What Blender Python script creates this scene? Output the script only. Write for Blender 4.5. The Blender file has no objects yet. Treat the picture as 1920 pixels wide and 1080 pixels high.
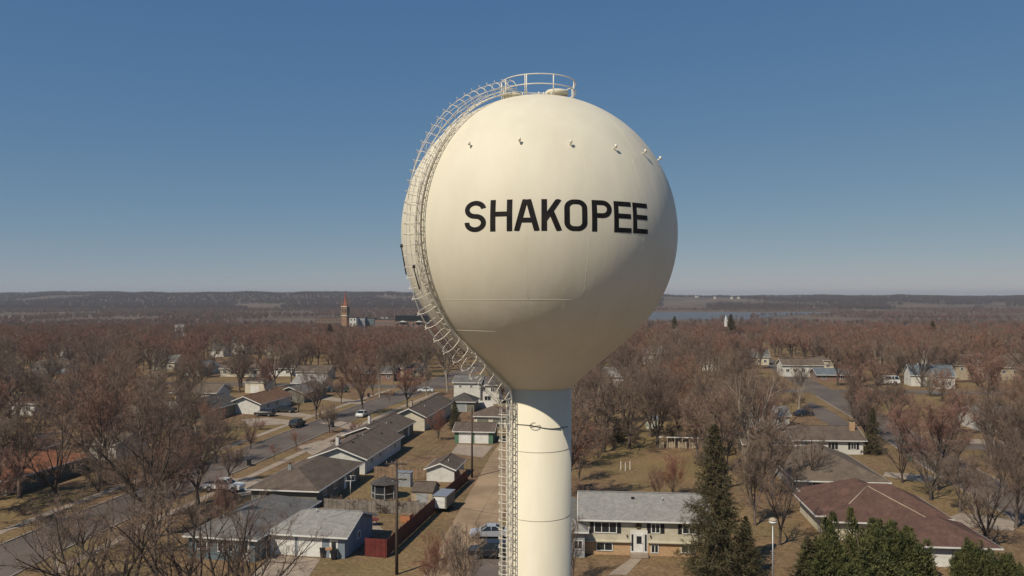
import bpy, math, random
import numpy as np
from mathutils import Vector, Matrix, noise as mn

S = bpy.context.scene
C = S.collection
R = math.radians
rnd = random.Random(7)

# ------------------------------------------------------------------ camera, sky, sun, exposure
CAM_H = 28.5
F = 1493.33            # focal length in pixels of a 1920 wide frame
HZ = 553.0             # row of the horizon
cd = bpy.data.cameras.new('camera'); cam = bpy.data.objects.new('camera', cd); C.objects.link(cam)
cam.location = (0, 0, CAM_H); cam.rotation_euler = (R(90), 0, 0)
cd.lens = 28; cd.sensor_width = 36; cd.shift_y = (HZ - 540) / 1920
cd.clip_start = 0.5; cd.clip_end = 40000
S.camera = cam

SUN_EL, SUN_AZ = 47.0, 42.0      # azimuth measured from -Y towards -X
sdir = Vector((-math.sin(R(SUN_AZ)) * math.cos(R(SUN_EL)), -math.cos(R(SUN_AZ)) * math.cos(R(SUN_EL)), math.sin(R(SUN_EL))))
w = bpy.data.worlds.new('World'); S.world = w; w.use_nodes = True
nt = w.node_tree; bg = nt.nodes['Background']
sky = nt.nodes.new('ShaderNodeTexSky'); sky.sky_type = 'NISHITA'; sky.sun_disc = False
sky.sun_elevation = R(SUN_EL); sky.sun_rotation = R(180 + SUN_AZ)
sky.altitude = 3000; sky.air_density = 1.0; sky.dust_density = 1.0; sky.ozone_density = 3.0
# the photograph's sky is flatter and greyer than a clear-air one: compress each channel
sp_ = nt.nodes.new('ShaderNodeSeparateColor'); cb_ = nt.nodes.new('ShaderNodeCombineColor'); nt.links.new(sky.outputs[0], sp_.inputs[0])
SKYP = ((0.84, 0.70), (0.56, 1.165), (0.28, 2.24))
for k, (pw, ml) in enumerate(SKYP):
    a_ = nt.nodes.new('ShaderNodeMath'); a_.operation = 'POWER'; a_.inputs[1].default_value = pw
    b_ = nt.nodes.new('ShaderNodeMath'); b_.operation = 'MULTIPLY'; b_.inputs[1].default_value = ml
    nt.links.new(sp_.outputs[k], a_.inputs[0]); nt.links.new(a_.outputs[0], b_.inputs[0]); nt.links.new(b_.outputs[0], cb_.inputs[k])
nt.links.new(cb_.outputs[0], bg.inputs[0]); bg.inputs[1].default_value = 0.1
sd = bpy.data.lights.new('sun', 'SUN'); sd.energy = 4.2; sd.angle = R(0.53); sd.color = (1.0, 0.91, 0.75)
sun = bpy.data.objects.new('sun', sd); C.objects.link(sun); sun.location = (-40, -40, 80)
sun.rotation_euler = sdir.to_track_quat('Z', 'Y').to_euler()
S.view_settings.view_transform = 'Standard'; S.view_settings.look = 'None'
S.view_settings.exposure = 0.0; S.view_settings.gamma = 1
S.cycles.use_denoising = True
S.cycles.max_bounces = 5; S.cycles.diffuse_bounces = 3; S.cycles.glossy_bounces = 2
S.cycles.transparent_max_bounces = 4; S.cycles.volume_bounces = 0

# ------------------------------------------------------------------ helpers
def pg(px, py, z=0.0):
    """point of height z seen at photograph pixel (px, py)"""
    Y = (CAM_H - z) * F / (py - HZ)
    return Vector(((px - 960) * Y / F, Y, z))

def tag(o, label=None, cat=None, group=None, kind=None):
    if label: o['label'] = label
    if cat: o['category'] = cat
    if group: o['group'] = group
    if kind: o['kind'] = kind
    return o

def empty(name, loc, rz, label, cat, group=None):
    o = bpy.data.objects.new(name, None); C.objects.link(o)
    o.location = loc; o.rotation_euler = (0, 0, rz); o.empty_display_size = 0.3
    return tag(o, label, cat, group)

def link_mesh(name, me, parent=None):
    o = bpy.data.objects.new(name, me); C.objects.link(o)
    if parent: o.parent = parent
    return o

def np_mesh(name, V, Fc, mats, midx=None, smooth=False):
    """V (n,3); Fc (m,k) array of equal sized faces"""
    me = bpy.data.meshes.new(name)
    V = np.asarray(V, np.float32); Fc = np.asarray(Fc, np.int32)
    m, k = Fc.shape
    me.vertices.add(len(V)); me.vertices.foreach_set('co', V.ravel())
    me.loops.add(m * k); me.loops.foreach_set('vertex_index', Fc.ravel())
    me.polygons.add(m); me.polygons.foreach_set('loop_start', np.arange(0, m * k, k, dtype=np.int32))
    me.polygons.foreach_set('loop_total', np.full(m, k, np.int32))
    for mt in (mats if isinstance(mats, (list, tuple)) else [mats]): me.materials.append(mt)
    if midx is not None: me.polygons.foreach_set('material_index', np.asarray(midx, np.int32))
    if smooth: me.polygons.foreach_set('use_smooth', np.ones(m, bool))
    me.update(calc_edges=True)
    return me

class MB:
    """collects shapes, links them as ONE mesh object"""
    def __init__(s): s.v = []; s.f = []; s.sm = []
    def add(s, vs, fs, smooth=False):
        b = len(s.v); s.v += [tuple(q) for q in vs]; s.f += [tuple(i + b for i in f) for f in fs]; s.sm += [smooth] * len(fs)
        return s
    def box(s, c, d, rz=0.0, rx=0.0, ry=0.0):
        M = Matrix.Translation(c) @ Matrix.Rotation(rz, 4, 'Z') @ Matrix.Rotation(ry, 4, 'Y') @ Matrix.Rotation(rx, 4, 'X')
        vs = [M @ Vector((x * d[0] / 2, y * d[1] / 2, z * d[2] / 2)) for x in (-1, 1) for y in (-1, 1) for z in (-1, 1)]
        return s.add(vs, [(0, 1, 3, 2), (4, 6, 7, 5), (0, 4, 5, 1), (2, 3, 7, 6), (0, 2, 6, 4), (1, 5, 7, 3)])
    def prism(s, poly, y0, y1, axis='y'):
        """poly of (a, z) pairs extruded along an axis"""
        n = len(poly)
        if axis == 'y': vs = [(a, y0, z) for a, z in poly] + [(a, y1, z) for a, z in poly]
        elif axis == 'x': vs = [(y0, a, z) for a, z in poly] + [(y1, a, z) for a, z in poly]
        else: vs = [(a, b, y0) for a, b in poly] + [(a, b, y1) for a, b in poly]
        return s.add(vs, [tuple(range(n)), tuple(range(2 * n - 1, n - 1, -1))] + [(i, i + n, (i + 1) % n + n, (i + 1) % n) for i in range(n)])
    def tube(s, pts, r, n=6, closed=False, caps=True, smooth=True):
        pts = [Vector(p) for p in pts]; m = len(pts); rr = r if isinstance(r, (list, tuple)) else [r] * m
        vs = []; ref = None
        for i, p in enumerate(pts):
            a = pts[i - 1] if (i > 0 or closed) else p
            b = pts[(i + 1) % m] if (i < m - 1 or closed) else p
            t = (b - a).normalized()
            if ref is None: ref = t.orthogonal().normalized()
            u = (ref - t * ref.dot(t))
            u = u.normalized() if u.length > 1e-4 else t.orthogonal().normalized()
            ref = u; v = t.cross(u)
            vs += [p + (u * math.cos(2 * math.pi * k / n) + v * math.sin(2 * math.pi * k / n)) * rr[i] for k in range(n)]
        fs = []
        for i in range(m if closed else m - 1):
            j = (i + 1) % m
            fs += [(i * n + k, i * n + (k + 1) % n, j * n + (k + 1) % n, j * n + k) for k in range(n)]
        s.add(vs, fs, smooth)
        if caps and not closed:
            b = len(s.v) - len(vs)
            s.f += [tuple(b + k for k in range(n))[::-1], tuple(b + (m - 1) * n + k for k in range(n))]; s.sm += [False] * 2
        return s
    def lathe(s, prof, n=48, c=(0, 0, 0), smooth=True):
        vs = []; 
        for r, z in prof: vs += [(c[0] + r * math.cos(2 * math.pi * k / n), c[1] + r * math.sin(2 * math.pi * k / n), c[2] + z) for k in range(n)]
        fs = [(i * n + k, i * n + (k + 1) % n, (i + 1) * n + (k + 1) % n, (i + 1) * n + k) for i in range(len(prof) - 1) for k in range(n)]
        s.add(vs, fs, smooth)
        b = len(s.v) - len(vs)
        if prof[0][0] > 1e-3: s.f.append(tuple(b + k for k in range(n))[::-1]); s.sm.append(False)
        if prof[-1][0] > 1e-3: s.f.append(tuple(b + (len(prof) - 1) * n + k for k in range(n))); s.sm.append(False)
        return s
    def me(s, name, mat):
        me = bpy.data.meshes.new(name); me.from_pydata(s.v, [], s.f)
        if any(s.sm): me.polygons.foreach_set('use_smooth', s.sm)
        me.materials.append(mat); me.update(); return me
    def build(s, name, mat, parent=None, kind=None, label=None):
        o = link_mesh(name, s.me(name, mat), parent)
        if kind: o['kind'] = kind
        if label: o['label'] = label
        return o

def copy_thing(src, loc, rz=None, sc=None, label=None, group=None):
    c = src.copy(); C.objects.link(c); c.location = loc
    if rz is not None: c.rotation_euler = (0, 0, rz)
    if sc is not None: c.scale = sc
    if label: c['label'] = label
    if group: c['group'] = group
    for ch in list(src.children):
        k = ch.copy(); C.objects.link(k); k.parent = c
        for g in list(ch.children):
            q = g.copy(); C.objects.link(q); q.parent = k
    return c

# ------------------------------------------------------------------ materials
def mat(name, col, rough=0.8, col2=None, scale=4.0, bump=0.0, bscale=None, metal=0.0, spec=0.3, detail=6, stretch=None, per=0.0, lo=0.35, hi=0.65):
    m = bpy.data.materials.new(name); m.use_nodes = True
    n = m.node_tree; b = n.nodes['Principled BSDF']
    b.inputs['Roughness'].default_value = rough; b.inputs['Metallic'].default_value = metal
    b.inputs['Specular IOR Level'].default_value = spec
    b.inputs['Base Color'].default_value = (*col, 1)
    tc = n.nodes.new('ShaderNodeTexCoord'); src = tc.outputs['Object']
    if stretch:
        mp = n.nodes.new('ShaderNodeMapping'); mp.inputs['Scale'].default_value = stretch
        n.links.new(src, mp.inputs[0]); src = mp.outputs[0]
    out = None
    if col2:
        nz = n.nodes.new('ShaderNodeTexNoise'); nz.inputs['Scale'].default_value = scale; nz.inputs['Detail'].default_value = detail
        nz.inputs['Roughness'].default_value = 0.62
        n.links.new(src, nz.inputs['Vector'])
        cr = n.nodes.new('ShaderNodeValToRGB'); cr.color_ramp.elements[0].position = lo; cr.color_ramp.elements[1].position = hi
        cr.color_ramp.elements[0].color = (*col, 1); cr.color_ramp.elements[1].color = (*col2, 1)
        n.links.new(nz.outputs[0], cr.inputs[0]); out = cr.outputs[0]
        n.links.new(out, b.inputs['Base Color'])
    if per:
        oi = n.nodes.new('ShaderNodeObjectInfo'); hs = n.nodes.new('ShaderNodeHueSaturation')
        mr = n.nodes.new('ShaderNodeMapRange'); mr.inputs['To Min'].default_value = 1 - per; mr.inputs['To Max'].default_value = 1 + per
        n.links.new(oi.outputs['Random'], mr.inputs[0]); n.links.new(mr.outputs[0], hs.inputs['Value'])
        if out: n.links.new(out, hs.inputs['Color'])
        else: hs.inputs['Color'].default_value = (*col, 1)
        n.links.new(hs.outputs[0], b.inputs['Base Color'])
    if bump:
        nb = n.nodes.new('ShaderNodeTexNoise'); nb.inputs['Scale'].default_value = bscale or scale; nb.inputs['Detail'].default_value = 4
        n.links.new(src, nb.inputs['Vector'])
        bp = n.nodes.new('ShaderNodeBump'); bp.inputs['Strength'].default_value = 1.0; bp.inputs['Distance'].default_value = bump
        n.links.new(nb.outputs[0], bp.inputs['Height']); n.links.new(bp.outputs[0], b.inputs['Normal'])
    return m

def mat_twig(name, cols):
    """every tree of the kind picks its own tint"""
    m = bpy.data.materials.new(name); m.use_nodes = True; n = m.node_tree; b = n.nodes['Principled BSDF']
    b.inputs['Roughness'].default_value = 0.85; b.inputs['Specular IOR Level'].default_value = 0.15
    oi = n.nodes.new('ShaderNodeObjectInfo'); cr = n.nodes.new('ShaderNodeValToRGB')
    e = cr.color_ramp.elements
    e[0].position = 0; e[0].color = (*cols[0], 1); e[1].position = 1; e[1].color = (*cols[-1], 1)
    for i in range(1, len(cols) - 1):
        k = e.new(i / (len(cols) - 1)); k.color = (*cols[i], 1)
    n.links.new(oi.outputs['Random'], cr.inputs[0]); n.links.new(cr.outputs[0], b.inputs['Base Color'])
    return m

def mat_siding(name, col, pitch=0.2, depth=0.15, per=0.0, vertical=False, dirt=0.85):
    """lap siding or boards: thin darker gaps between the boards"""
    m = bpy.data.materials.new(name); m.use_nodes = True; n = m.node_tree; b = n.nodes['Principled BSDF']
    b.inputs['Roughness'].default_value = 0.75; b.inputs['Specular IOR Level'].default_value = 0.25
    tc = n.nodes.new('ShaderNodeTexCoord'); wv = n.nodes.new('ShaderNodeTexWave'); wv.wave_type = 'BANDS'; wv.wave_profile = 'SAW'
    wv.bands_direction = 'X' if vertical else 'Z'; wv.inputs['Scale'].default_value = 1 / pitch / math.pi * 0.5 * math.pi / 3.14159 * 1.0
    cr = n.nodes.new('ShaderNodeValToRGB'); cr.color_ramp.elements[0].position = 0.0; cr.color_ramp.elements[1].position = 0.18
    cr.color_ramp.elements[0].color = (*[c * (1 - depth * 2.5) for c in col], 1); cr.color_ramp.elements[1].color = (*col, 1)
    nz = n.nodes.new('ShaderNodeTexNoise'); nz.inputs['Scale'].default_value = 1.3; nz.inputs['Detail'].default_value = 6
    mx = n.nodes.new('ShaderNodeMix'); mx.data_type = 'RGBA'; mx.blend_type = 'MULTIPLY'
    r2 = n.nodes.new('ShaderNodeValToRGB'); r2.color_ramp.elements[0].color = (dirt, dirt, dirt * .97, 1); r2.color_ramp.elements[0].position = .35; r2.color_ramp.elements[1].position = .6
    n.links.new(tc.outputs['Object'], wv.inputs['Vector']); n.links.new(tc.outputs['Object'], nz.inputs['Vector'])
    n.links.new(wv.outputs[0], cr.inputs[0]); n.links.new(nz.outputs[0], r2.inputs[0])
    mx.inputs[0].default_value = 1.0
    n.links.new(cr.outputs[0], mx.inputs[6]); n.links.new(r2.outputs[0], mx.inputs[7]); n.links.new(mx.outputs[2], b.inputs['Base Color'])
    return m

def mat_brick(name, c1, c2, mortar, scale=1.0, w=0.22, h=0.075):
    m = bpy.data.materials.new(name); m.use_nodes = True; n = m.node_tree; b = n.nodes['Principled BSDF']
    b.inputs['Roughness'].default_value = 0.9
    tc = n.nodes.new('ShaderNodeTexCoord'); mp = n.nodes.new('ShaderNodeMapping'); mp.inputs['Rotation'].default_value = (R(90), 0, 0)
    br = n.nodes.new('ShaderNodeTexBrick'); br.inputs['Color1'].default_value = (*c1, 1); br.inputs['Color2'].default_value = (*c2, 1)
    br.inputs['Mortar'].default_value = (*mortar, 1); br.inputs['Scale'].default_value = scale; br.inputs['Mortar Size'].default_value = 0.012
    br.inputs['Brick Width'].default_value = w; br.inputs['Row Height'].default_value = h
    n.links.new(tc.outputs['Object'], mp.inputs[0]); n.links.new(mp.outputs[0], br.inputs[0]); n.links.new(br.outputs[0], b.inputs['Base Color'])
    return m

def mat_shingle(name, col, var=0.35, streak=0.25):
    """asphalt shingles: course lines, mottled tabs, weather streaks"""
    m = bpy.data.materials.new(name); m.use_nodes = True; n = m.node_tree; b = n.nodes['Principled BSDF']
    b.inputs['Roughness'].default_value = 0.92; b.inputs['Specular IOR Level'].default_value = 0.15
    tc = n.nodes.new('ShaderNodeTexCoord')
    n1 = n.nodes.new('ShaderNodeTexNoise'); n1.inputs['Scale'].default_value = 0.5; n1.inputs['Detail'].default_value = 8; n1.inputs['Roughness'].default_value = .7
    n2 = n.nodes.new('ShaderNodeTexVoronoi'); n2.inputs['Scale'].default_value = 3.4
    mp = n.nodes.new('ShaderNodeMapping'); mp.inputs['Scale'].default_value = (1, 1, 2.2)
    n.links.new(tc.outputs['Object'], n1.inputs[0]); n.links.new(tc.outputs['Object'], mp.inputs[0]); n.links.new(mp.outputs[0], n2.inputs[0])
    bw = n.nodes.new('ShaderNodeRGBToBW'); n.links.new(n2.outputs['Color'], bw.inputs[0])
    mr = n.nodes.new('ShaderNodeMapRange'); mr.inputs['From Min'].default_value = .35; mr.inputs['From Max'].default_value = .65
    mr.inputs['To Min'].default_value = 1 - streak; mr.inputs['To Max'].default_value = 1 + streak * .5
    n.links.new(n1.outputs[0], mr.inputs[0])
    m2 = n.nodes.new('ShaderNodeMapRange'); m2.inputs['To Min'].default_value = 1 - var / 2; m2.inputs['To Max'].default_value = 1 + var / 2
    n.links.new(bw.outputs[0], m2.inputs[0])
    mu = n.nodes.new('ShaderNodeMath'); mu.operation = 'MULTIPLY'; n.links.new(mr.outputs[0], mu.inputs[0]); n.links.new(m2.outputs[0], mu.inputs[1])
    hs = n.nodes.new('ShaderNodeHueSaturation'); hs.inputs['Color'].default_value = (*col, 1); n.links.new(mu.outputs[0], hs.inputs['Value'])
    n.links.new(hs.outputs[0], b.inputs['Base Color'])
    return m

M = {}
M['cream'] = mat('tower_paint', (0.69, 0.635, 0.50), 0.6, (0.64, 0.58, 0.45), 0.9, bump=0.085, bscale=0.3, spec=0.25, stretch=(1, 1, 0.35), lo=.42, hi=.78)
M['steel'] = mat('ladder_paint', (0.80, 0.75, 0.64), 0.5, (0.68, 0.61, 0.5), 3.0)
M['seam'] = mat('weld_seam_paint', (0.74, 0.67, 0.52), 0.5)
M['letter'] = mat('black_lettering', (0.008, 0.007, 0.008), 0.7, (0.02, 0.017, 0.016), 1.5, spec=.15)
M['dark'] = mat('dark_metal', (0.02, 0.02, 0.022), 0.5)
M['cable'] = mat('cable_rubber', (0.03, 0.027, 0.025), 0.6)
M['bark'] = mat('bark', (0.16, 0.125, 0.10), 0.95, (0.075, 0.058, 0.048), 3.0, per=0.25, stretch=(1, 1, .3))
M['bark_dark'] = mat('dark_bark', (0.10, 0.077, 0.062), 0.95, (0.05, 0.038, 0.032), 3.0, per=0.25, stretch=(1, 1, .3))
M['bark_pale'] = mat('pale_bark', (0.36, 0.30, 0.24), 0.95, (0.2, 0.165, 0.13), 2.5, per=0.2, stretch=(1, 1, .3))
M['twig'] = mat_twig('maple_twigs', [(0.30, 0.152, 0.115), (0.29, 0.18, 0.135), (0.25, 0.132, 0.104), (0.26, 0.19, 0.14), (0.22, 0.165, 0.128), (0.29, 0.16, 0.11), (0.2, 0.145, 0.115)])
M['twig_tan'] = mat_twig('tan_twigs', [(0.22, 0.155, 0.117), (0.17, 0.12, 0.093), (0.25, 0.18, 0.13)])
M['twig_red'] = mat_twig('red_twigs', [(0.30, 0.13, 0.085), (0.25, 0.12, 0.085)])
M['needle'] = mat('spruce_needles', (0.06, 0.058, 0.03), 0.8, (0.125, 0.10, 0.05), 1.2, spec=.2)
M['needle_trunk'] = mat('spruce_bark', (0.16, 0.12, 0.09), 0.95)
M['juniper'] = mat('juniper_foliage', (0.04, 0.052, 0.018), 0.8, (0.13, 0.125, 0.045), 1.3, spec=.2)
M['white'] = mat('white_paint', (0.74, 0.73, 0.69), 0.6, (0.62, 0.6, 0.56), 1.2)
M['glass'] = mat('window_glass', (0.02, 0.025, 0.03), 0.08, spec=0.6)
M['concrete'] = mat('concrete', (0.36, 0.285, 0.215), 0.9, (0.25, 0.2, 0.155), 0.7, detail=9)
M['kerb'] = mat('kerb_concrete', (0.37, 0.32, 0.27), 0.9, (0.25, 0.21, 0.18), 0.8)
M['asphalt'] = mat('asphalt', (0.15, 0.12, 0.10), 0.92, (0.09, 0.072, 0.06), 0.1, detail=10)
M['dirt'] = mat('alley_dirt', (0.36, 0.25, 0.155), 0.95, (0.22, 0.15, 0.092), 0.16, detail=10, bump=.03, bscale=1.2)
M['wood'] = mat_siding('fence_boards', (0.30, 0.2, 0.13), .3, .25, vertical=True, dirt=.6)
M['wood_grey'] = mat_siding('weathered_boards', (0.26, 0.225, 0.19), .3, .25, vertical=True, dirt=.6)
M['wood_red'] = mat_siding('red_stained_boards', (0.165, 0.035, 0.03), .3, .25, vertical=True, dirt=.7)
M['pole'] = mat('creosote_pole', (0.10, 0.075, 0.06), 0.95, (0.055, 0.042, 0.034), 2, stretch=(1, 1, .1))
M['galv'] = mat('galvanised_steel', (0.42, 0.42, 0.42), 0.45, metal=.6)
M['rubber'] = mat('tyre_rubber', (0.02, 0.02, 0.02), 0.8)
M['chrome'] = mat('wheel_alloy', (0.4, 0.4, 0.42), 0.35, metal=.8)
M['lamp_glass'] = mat('lamp_globe_glass', (0.85, 0.85, 0.82), 0.2, spec=.6)
M['orange'] = mat('terracotta', (0.36, 0.15, 0.07), 0.9)
M['green_paint'] = mat_siding('green_boards', (0.10, 0.19, 0.125), .25, .1)
M['water'] = mat('river_water', (0.10, 0.105, 0.11), 0.55, (0.12, 0.12, 0.12), .01, bump=.05, bscale=.4)
M['brick_red'] = mat_brick('red_brick', (0.22, 0.10, 0.07), (0.16, 0.075, 0.055), (0.26, 0.21, 0.17))
M['brick_tan'] = mat_brick('tan_brick', (0.50, 0.29, 0.135), (0.37, 0.205, 0.10), (0.50, 0.40, 0.27), 1.0, .3, .1)
def shg(k, c, **kw): M[k] = mat_shingle(k, c, **kw)
shg('roof_grey', (0.155, 0.145, 0.135)); shg('roof_light', (0.25, 0.238, 0.22), streak=.1); shg('roof_brown', (0.125, 0.095, 0.075))
shg('roof_dark', (0.085, 0.075, 0.07)); shg('roof_tan', (0.145, 0.112, 0.085)); shg('roof_red', (0.122, 0.07, 0.055)); shg('roof_orange', (0.3, 0.125, 0.07))
shg('roof_rust', (0.17, 0.095, 0.06)); shg('roof_slate', (0.13, 0.15, 0.165))
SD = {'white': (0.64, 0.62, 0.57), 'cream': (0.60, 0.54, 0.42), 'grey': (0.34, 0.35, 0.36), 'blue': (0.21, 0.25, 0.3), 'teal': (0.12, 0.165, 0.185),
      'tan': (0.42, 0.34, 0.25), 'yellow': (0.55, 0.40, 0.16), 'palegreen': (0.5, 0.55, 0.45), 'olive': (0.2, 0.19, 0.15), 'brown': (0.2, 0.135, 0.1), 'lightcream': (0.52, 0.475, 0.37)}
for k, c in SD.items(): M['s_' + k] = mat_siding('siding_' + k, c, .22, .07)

M['wood_red_shaded'] = mat_siding('shaded_red_boards', (0.13, 0.05, 0.038), .3, .2, vertical=True, dirt=.7)  # red boards with the shade of the alley face put into a darker colour
M['twig_far'] = mat_twig('far_twigs', [(0.14, 0.10, 0.09), (0.17, 0.12, 0.10), (0.12, 0.09, 0.085)])
def ground_mat():
    m = bpy.data.materials.new('ground_grass_and_leaf_litter'); m.use_nodes = True; n = m.node_tree; b = n.nodes['Principled BSDF']
    b.inputs['Roughness'].default_value = 1.0; b.inputs['Specular IOR Level'].default_value = 0.05
    tc = n.nodes.new('ShaderNodeTexCoord')
    def nz(sc, det, seed=0):
        mp = n.nodes.new('ShaderNodeMapping'); mp.inputs['Location'].default_value = (seed, seed * 2, 0)
        q = n.nodes.new('ShaderNodeTexNoise'); q.inputs['Scale'].default_value = sc; q.inputs['Detail'].default_value = det; q.inputs['Roughness'].default_value = .65
        n.links.new(tc.outputs['Object'], mp.inputs[0]); n.links.new(mp.outputs[0], q.inputs[0]); return q.outputs[0]
    def ramp(x, p0, c0, p1, c1):
        cr = n.nodes.new('ShaderNodeValToRGB'); e = cr.color_ramp.elements; e[0].position = p0; e[0].color = (*c0, 1); e[1].position = p1; e[1].color = (*c1, 1)
        n.links.new(x, cr.inputs[0]); return cr.outputs[0]
    def mix(f, a, c, mode='MIX'):
        mx = n.nodes.new('ShaderNodeMix'); mx.data_type = 'RGBA'; mx.blend_type = mode
        n.links.new(f, mx.inputs[0]) if not isinstance(f, float) else setattr(mx.inputs[0], 'default_value', f)
        n.links.new(a, mx.inputs[6]); n.links.new(c, mx.inputs[7]); return mx.outputs[2]
    grass = ramp(nz(.09, 8, 3), .36, (0.265, 0.18, 0.098), .64, (0.185, 0.15, 0.068))
    litter = ramp(nz(.5, 8, 11), .35, (0.115, 0.072, 0.048), .65, (0.26, 0.17, 0.11))
    col = mix(ramp(nz(.035, 8, 21), .40, (0, 0, 0), .62, (1, 1, 1)), grass, litter)
    fine = ramp(nz(2.2, 8, 5), .3, (.5, .5, .5), .7, (1.3, 1.25, 1.2))
    col = mix(1.0, col, fine, 'MULTIPLY')
    # far valley floor and bluffs
    far = ramp(nz(.004, 8, 9), .38, (0.1, 0.073, 0.058), .64, (0.17, 0.128, 0.095))
    sx = n.nodes.new('ShaderNodeSeparateXYZ'); n.links.new(tc.outputs['Object'], sx.inputs[0])
    mr = n.nodes.new('ShaderNodeMapRange'); mr.inputs['From Min'].default_value = 420; mr.inputs['From Max'].default_value = 650; n.links.new(sx.outputs[1], mr.inputs[0])
    col = mix(mr.outputs[0], col, far)
    n.links.new(col, b.inputs['Base Color'])
    return m
M['ground'] = ground_mat()

# ------------------------------------------------------------------ terrain
def sst(a, b, x):
    t = min(1, max(0, (x - a) / (b - a))); return t * t * (3 - 2 * t)
def height(x, y):
    z = -15 * sst(540, 900, y)
    if y > 1900:
        t = x / y
        n1 = mn.noise(Vector((x / 900, y / 1100, 0.3))); n2 = mn.noise(Vector((x / 260, y / 300, 4.1)))
        top = 15 + 22 + (9 if t < 0.1 else 9 - 15 * sst(.1, .2, t))
        top += 7 * mn.noise(Vector((t * 9, 1.7, 0))) + 6 * mn.noise(Vector((t * 38, 3.7, 0)))
        k = sst(2250, 3900, y + 420 * n1)
        n3 = mn.noise(Vector((x / 120, y / 150, 9.0)))
        z += top * k + (9 * n2 * k * (1 - k) * 3.2) + 2.5 * n3 * k + 3 * n2 * k
        if y > 4300: z = max(z, -15 + top * 1.0 * (1 - sst(4600, 7000, y)))
    if 0.14 < x / max(y, 1) < 0.62 and 1300 < y < 2150: z = min(z, -15 - 1.5 * sst(1400, 1480, y) * (1 - sst(2020, 2080, y)))
    return z
def terrain():
    angs = np.radians(np.linspace(-46, 46, 300)); ds = []
    d = 8.0
    while d < 560: ds.append(d); d += 8 if d < 100 else 20
    while d < 9000: ds.append(d); d *= 1.018
    ds = np.array(ds); V = []
    tt = np.tan(angs)
    # a broad skirt round the camera keeps the sheet whole from other positions
    for y in [-120.0] + list(ds):
        for t in tt:
            x = t * max(y, 160.0) if y < 160 else t * y
            V.append((x, y, height(x, y)))
    n = len(tt); r = len(ds) + 1
    i = np.arange(r - 1)[:, None] * n + np.arange(n - 1)[None, :]; i = i.ravel()
    Fc = np.stack([i, i + 1, i + n + 1, i + n], 1)
    o = link_mesh('ground', np_mesh('ground', V, Fc, M['ground'], smooth=True)); o['kind'] = 'structure'
terrain()
rv = MB()
rv.add([(200, 1430, -15.9), (430, 1430, -15.9), (560, 1700, -15.9), (820, 1990, -15.9), (800, 2060, -15.9), (290, 2060, -15.9)], [(0, 1, 2, 3, 4, 5)])
rv.build('river', M['water'], kind='structure')
# ------------------------------------------------------------------ water tower
TW = Vector((1.2525, 37.4, 0)); RS = 6.4; ZC = CAM_H + 2.83; RC = 1.53
tower = empty('water_tower', TW, 0, 'tall cream painted water tower, round tank on one thick column, with black town name', 'water tower')
def bearing(a, r, z=0.0):
    """a degrees from -Y towards -X round the tower axis"""
    return Vector((-math.sin(R(a)) * r, -math.cos(R(a)) * r, z))
def hit(px, py):
    """latitude, bearing where the ray through a pixel meets the tank"""
    d = Vector(((px - 960) / F, 1, -(py - HZ) / F)).normalized(); o = Vector((0, 0, CAM_H)) - (TW + Vector((0, 0, ZC)))
    b = o.dot(d); c = o.dot(o) - RS * RS; t = -b - math.sqrt(max(0, b * b - c)); p = o + d * t
    return math.degrees(math.asin(p.z / RS)), math.degrees(math.atan2(-p.x, -p.y))
def on(lat, a, r):
    return bearing(a, r * math.cos(R(lat)), ZC + r * math.sin(R(lat)))
LT = 40.5                                       # latitude below which the bowl is a cone
prof = []
rj = 1.62
zj = ZC - (RS - rj * math.sin(R(LT))) / math.cos(R(LT))
prof.append((RC, zj - 0.10)); prof.append((rj + .02, zj - 0.02))
for k in range(1, 6):
    t = k / 6; r0 = rj; z0 = zj; r1 = RS * math.sin(R(LT)); z1 = ZC - RS * math.cos(R(LT)); prof.append((r0 + (r1 - r0) * t, z0 + (z1 - z0) * t))
for k in range(0, 72):
    a = -90 + LT + (180 - LT) * k / 71; prof.append((max(1e-4, RS * math.cos(R(a))), ZC + RS * math.sin(R(a))))
tank = MB().lathe(prof, 128).build('tank', M['cream'], tower)
colp = [(3.4, 0), (3.3, .4), (2.6, 2.6), (2.0, 4.6), (1.7, 6.2), (RC, 8), (RC, zj - .1)]
col = MB().lathe(colp, 72).build('column', M['cream'], tower)
for z in (12.1, 15.2, 18.3, 21.4): MB().lathe([(RC + .0005, z - .03), (RC + .0022, z), (RC + .0005, z + .03)], 72).build('weld_seam', M['cream'], col)
# weld seams of the tank
def ringseam(lat, a0, a1, r=RS - .005, w=.011):
    n = 40; sm = MB(); sm.tube([on(lat, a0 + (a1 - a0) * k / n, r) for k in range(n + 1)], w, 5); sm.build('weld_seam', M['cream'], tank)
def vertseam(a, l0, l1, w=.009):
    sm = MB(); sm.tube([on(l0 + (l1 - l0) * k / 14, a, RS - .005) for k in range(15)], w, 5); sm.build('weld_seam', M['cream'], tank)
la, _ = hit(980, 562); ringseam(la, 100, -12); ringseam(-42.8, 60, 24)
lb, _ = hit(1100, 292); ringseam(lb, 120, -140, w=.0075)
_, a = hit(988, 500); vertseam(a, lb, la)
_, a = hit(1101, 500); vertseam(a, lb, la, .0105)
_, a = hit(1203, 480); vertseam(a, lb, la + 6)
_, a = hit(1150, 230); vertseam(a, lb, 66, .009)
_, a = hit(1056, 575); vertseam(a, la, -42)
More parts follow.
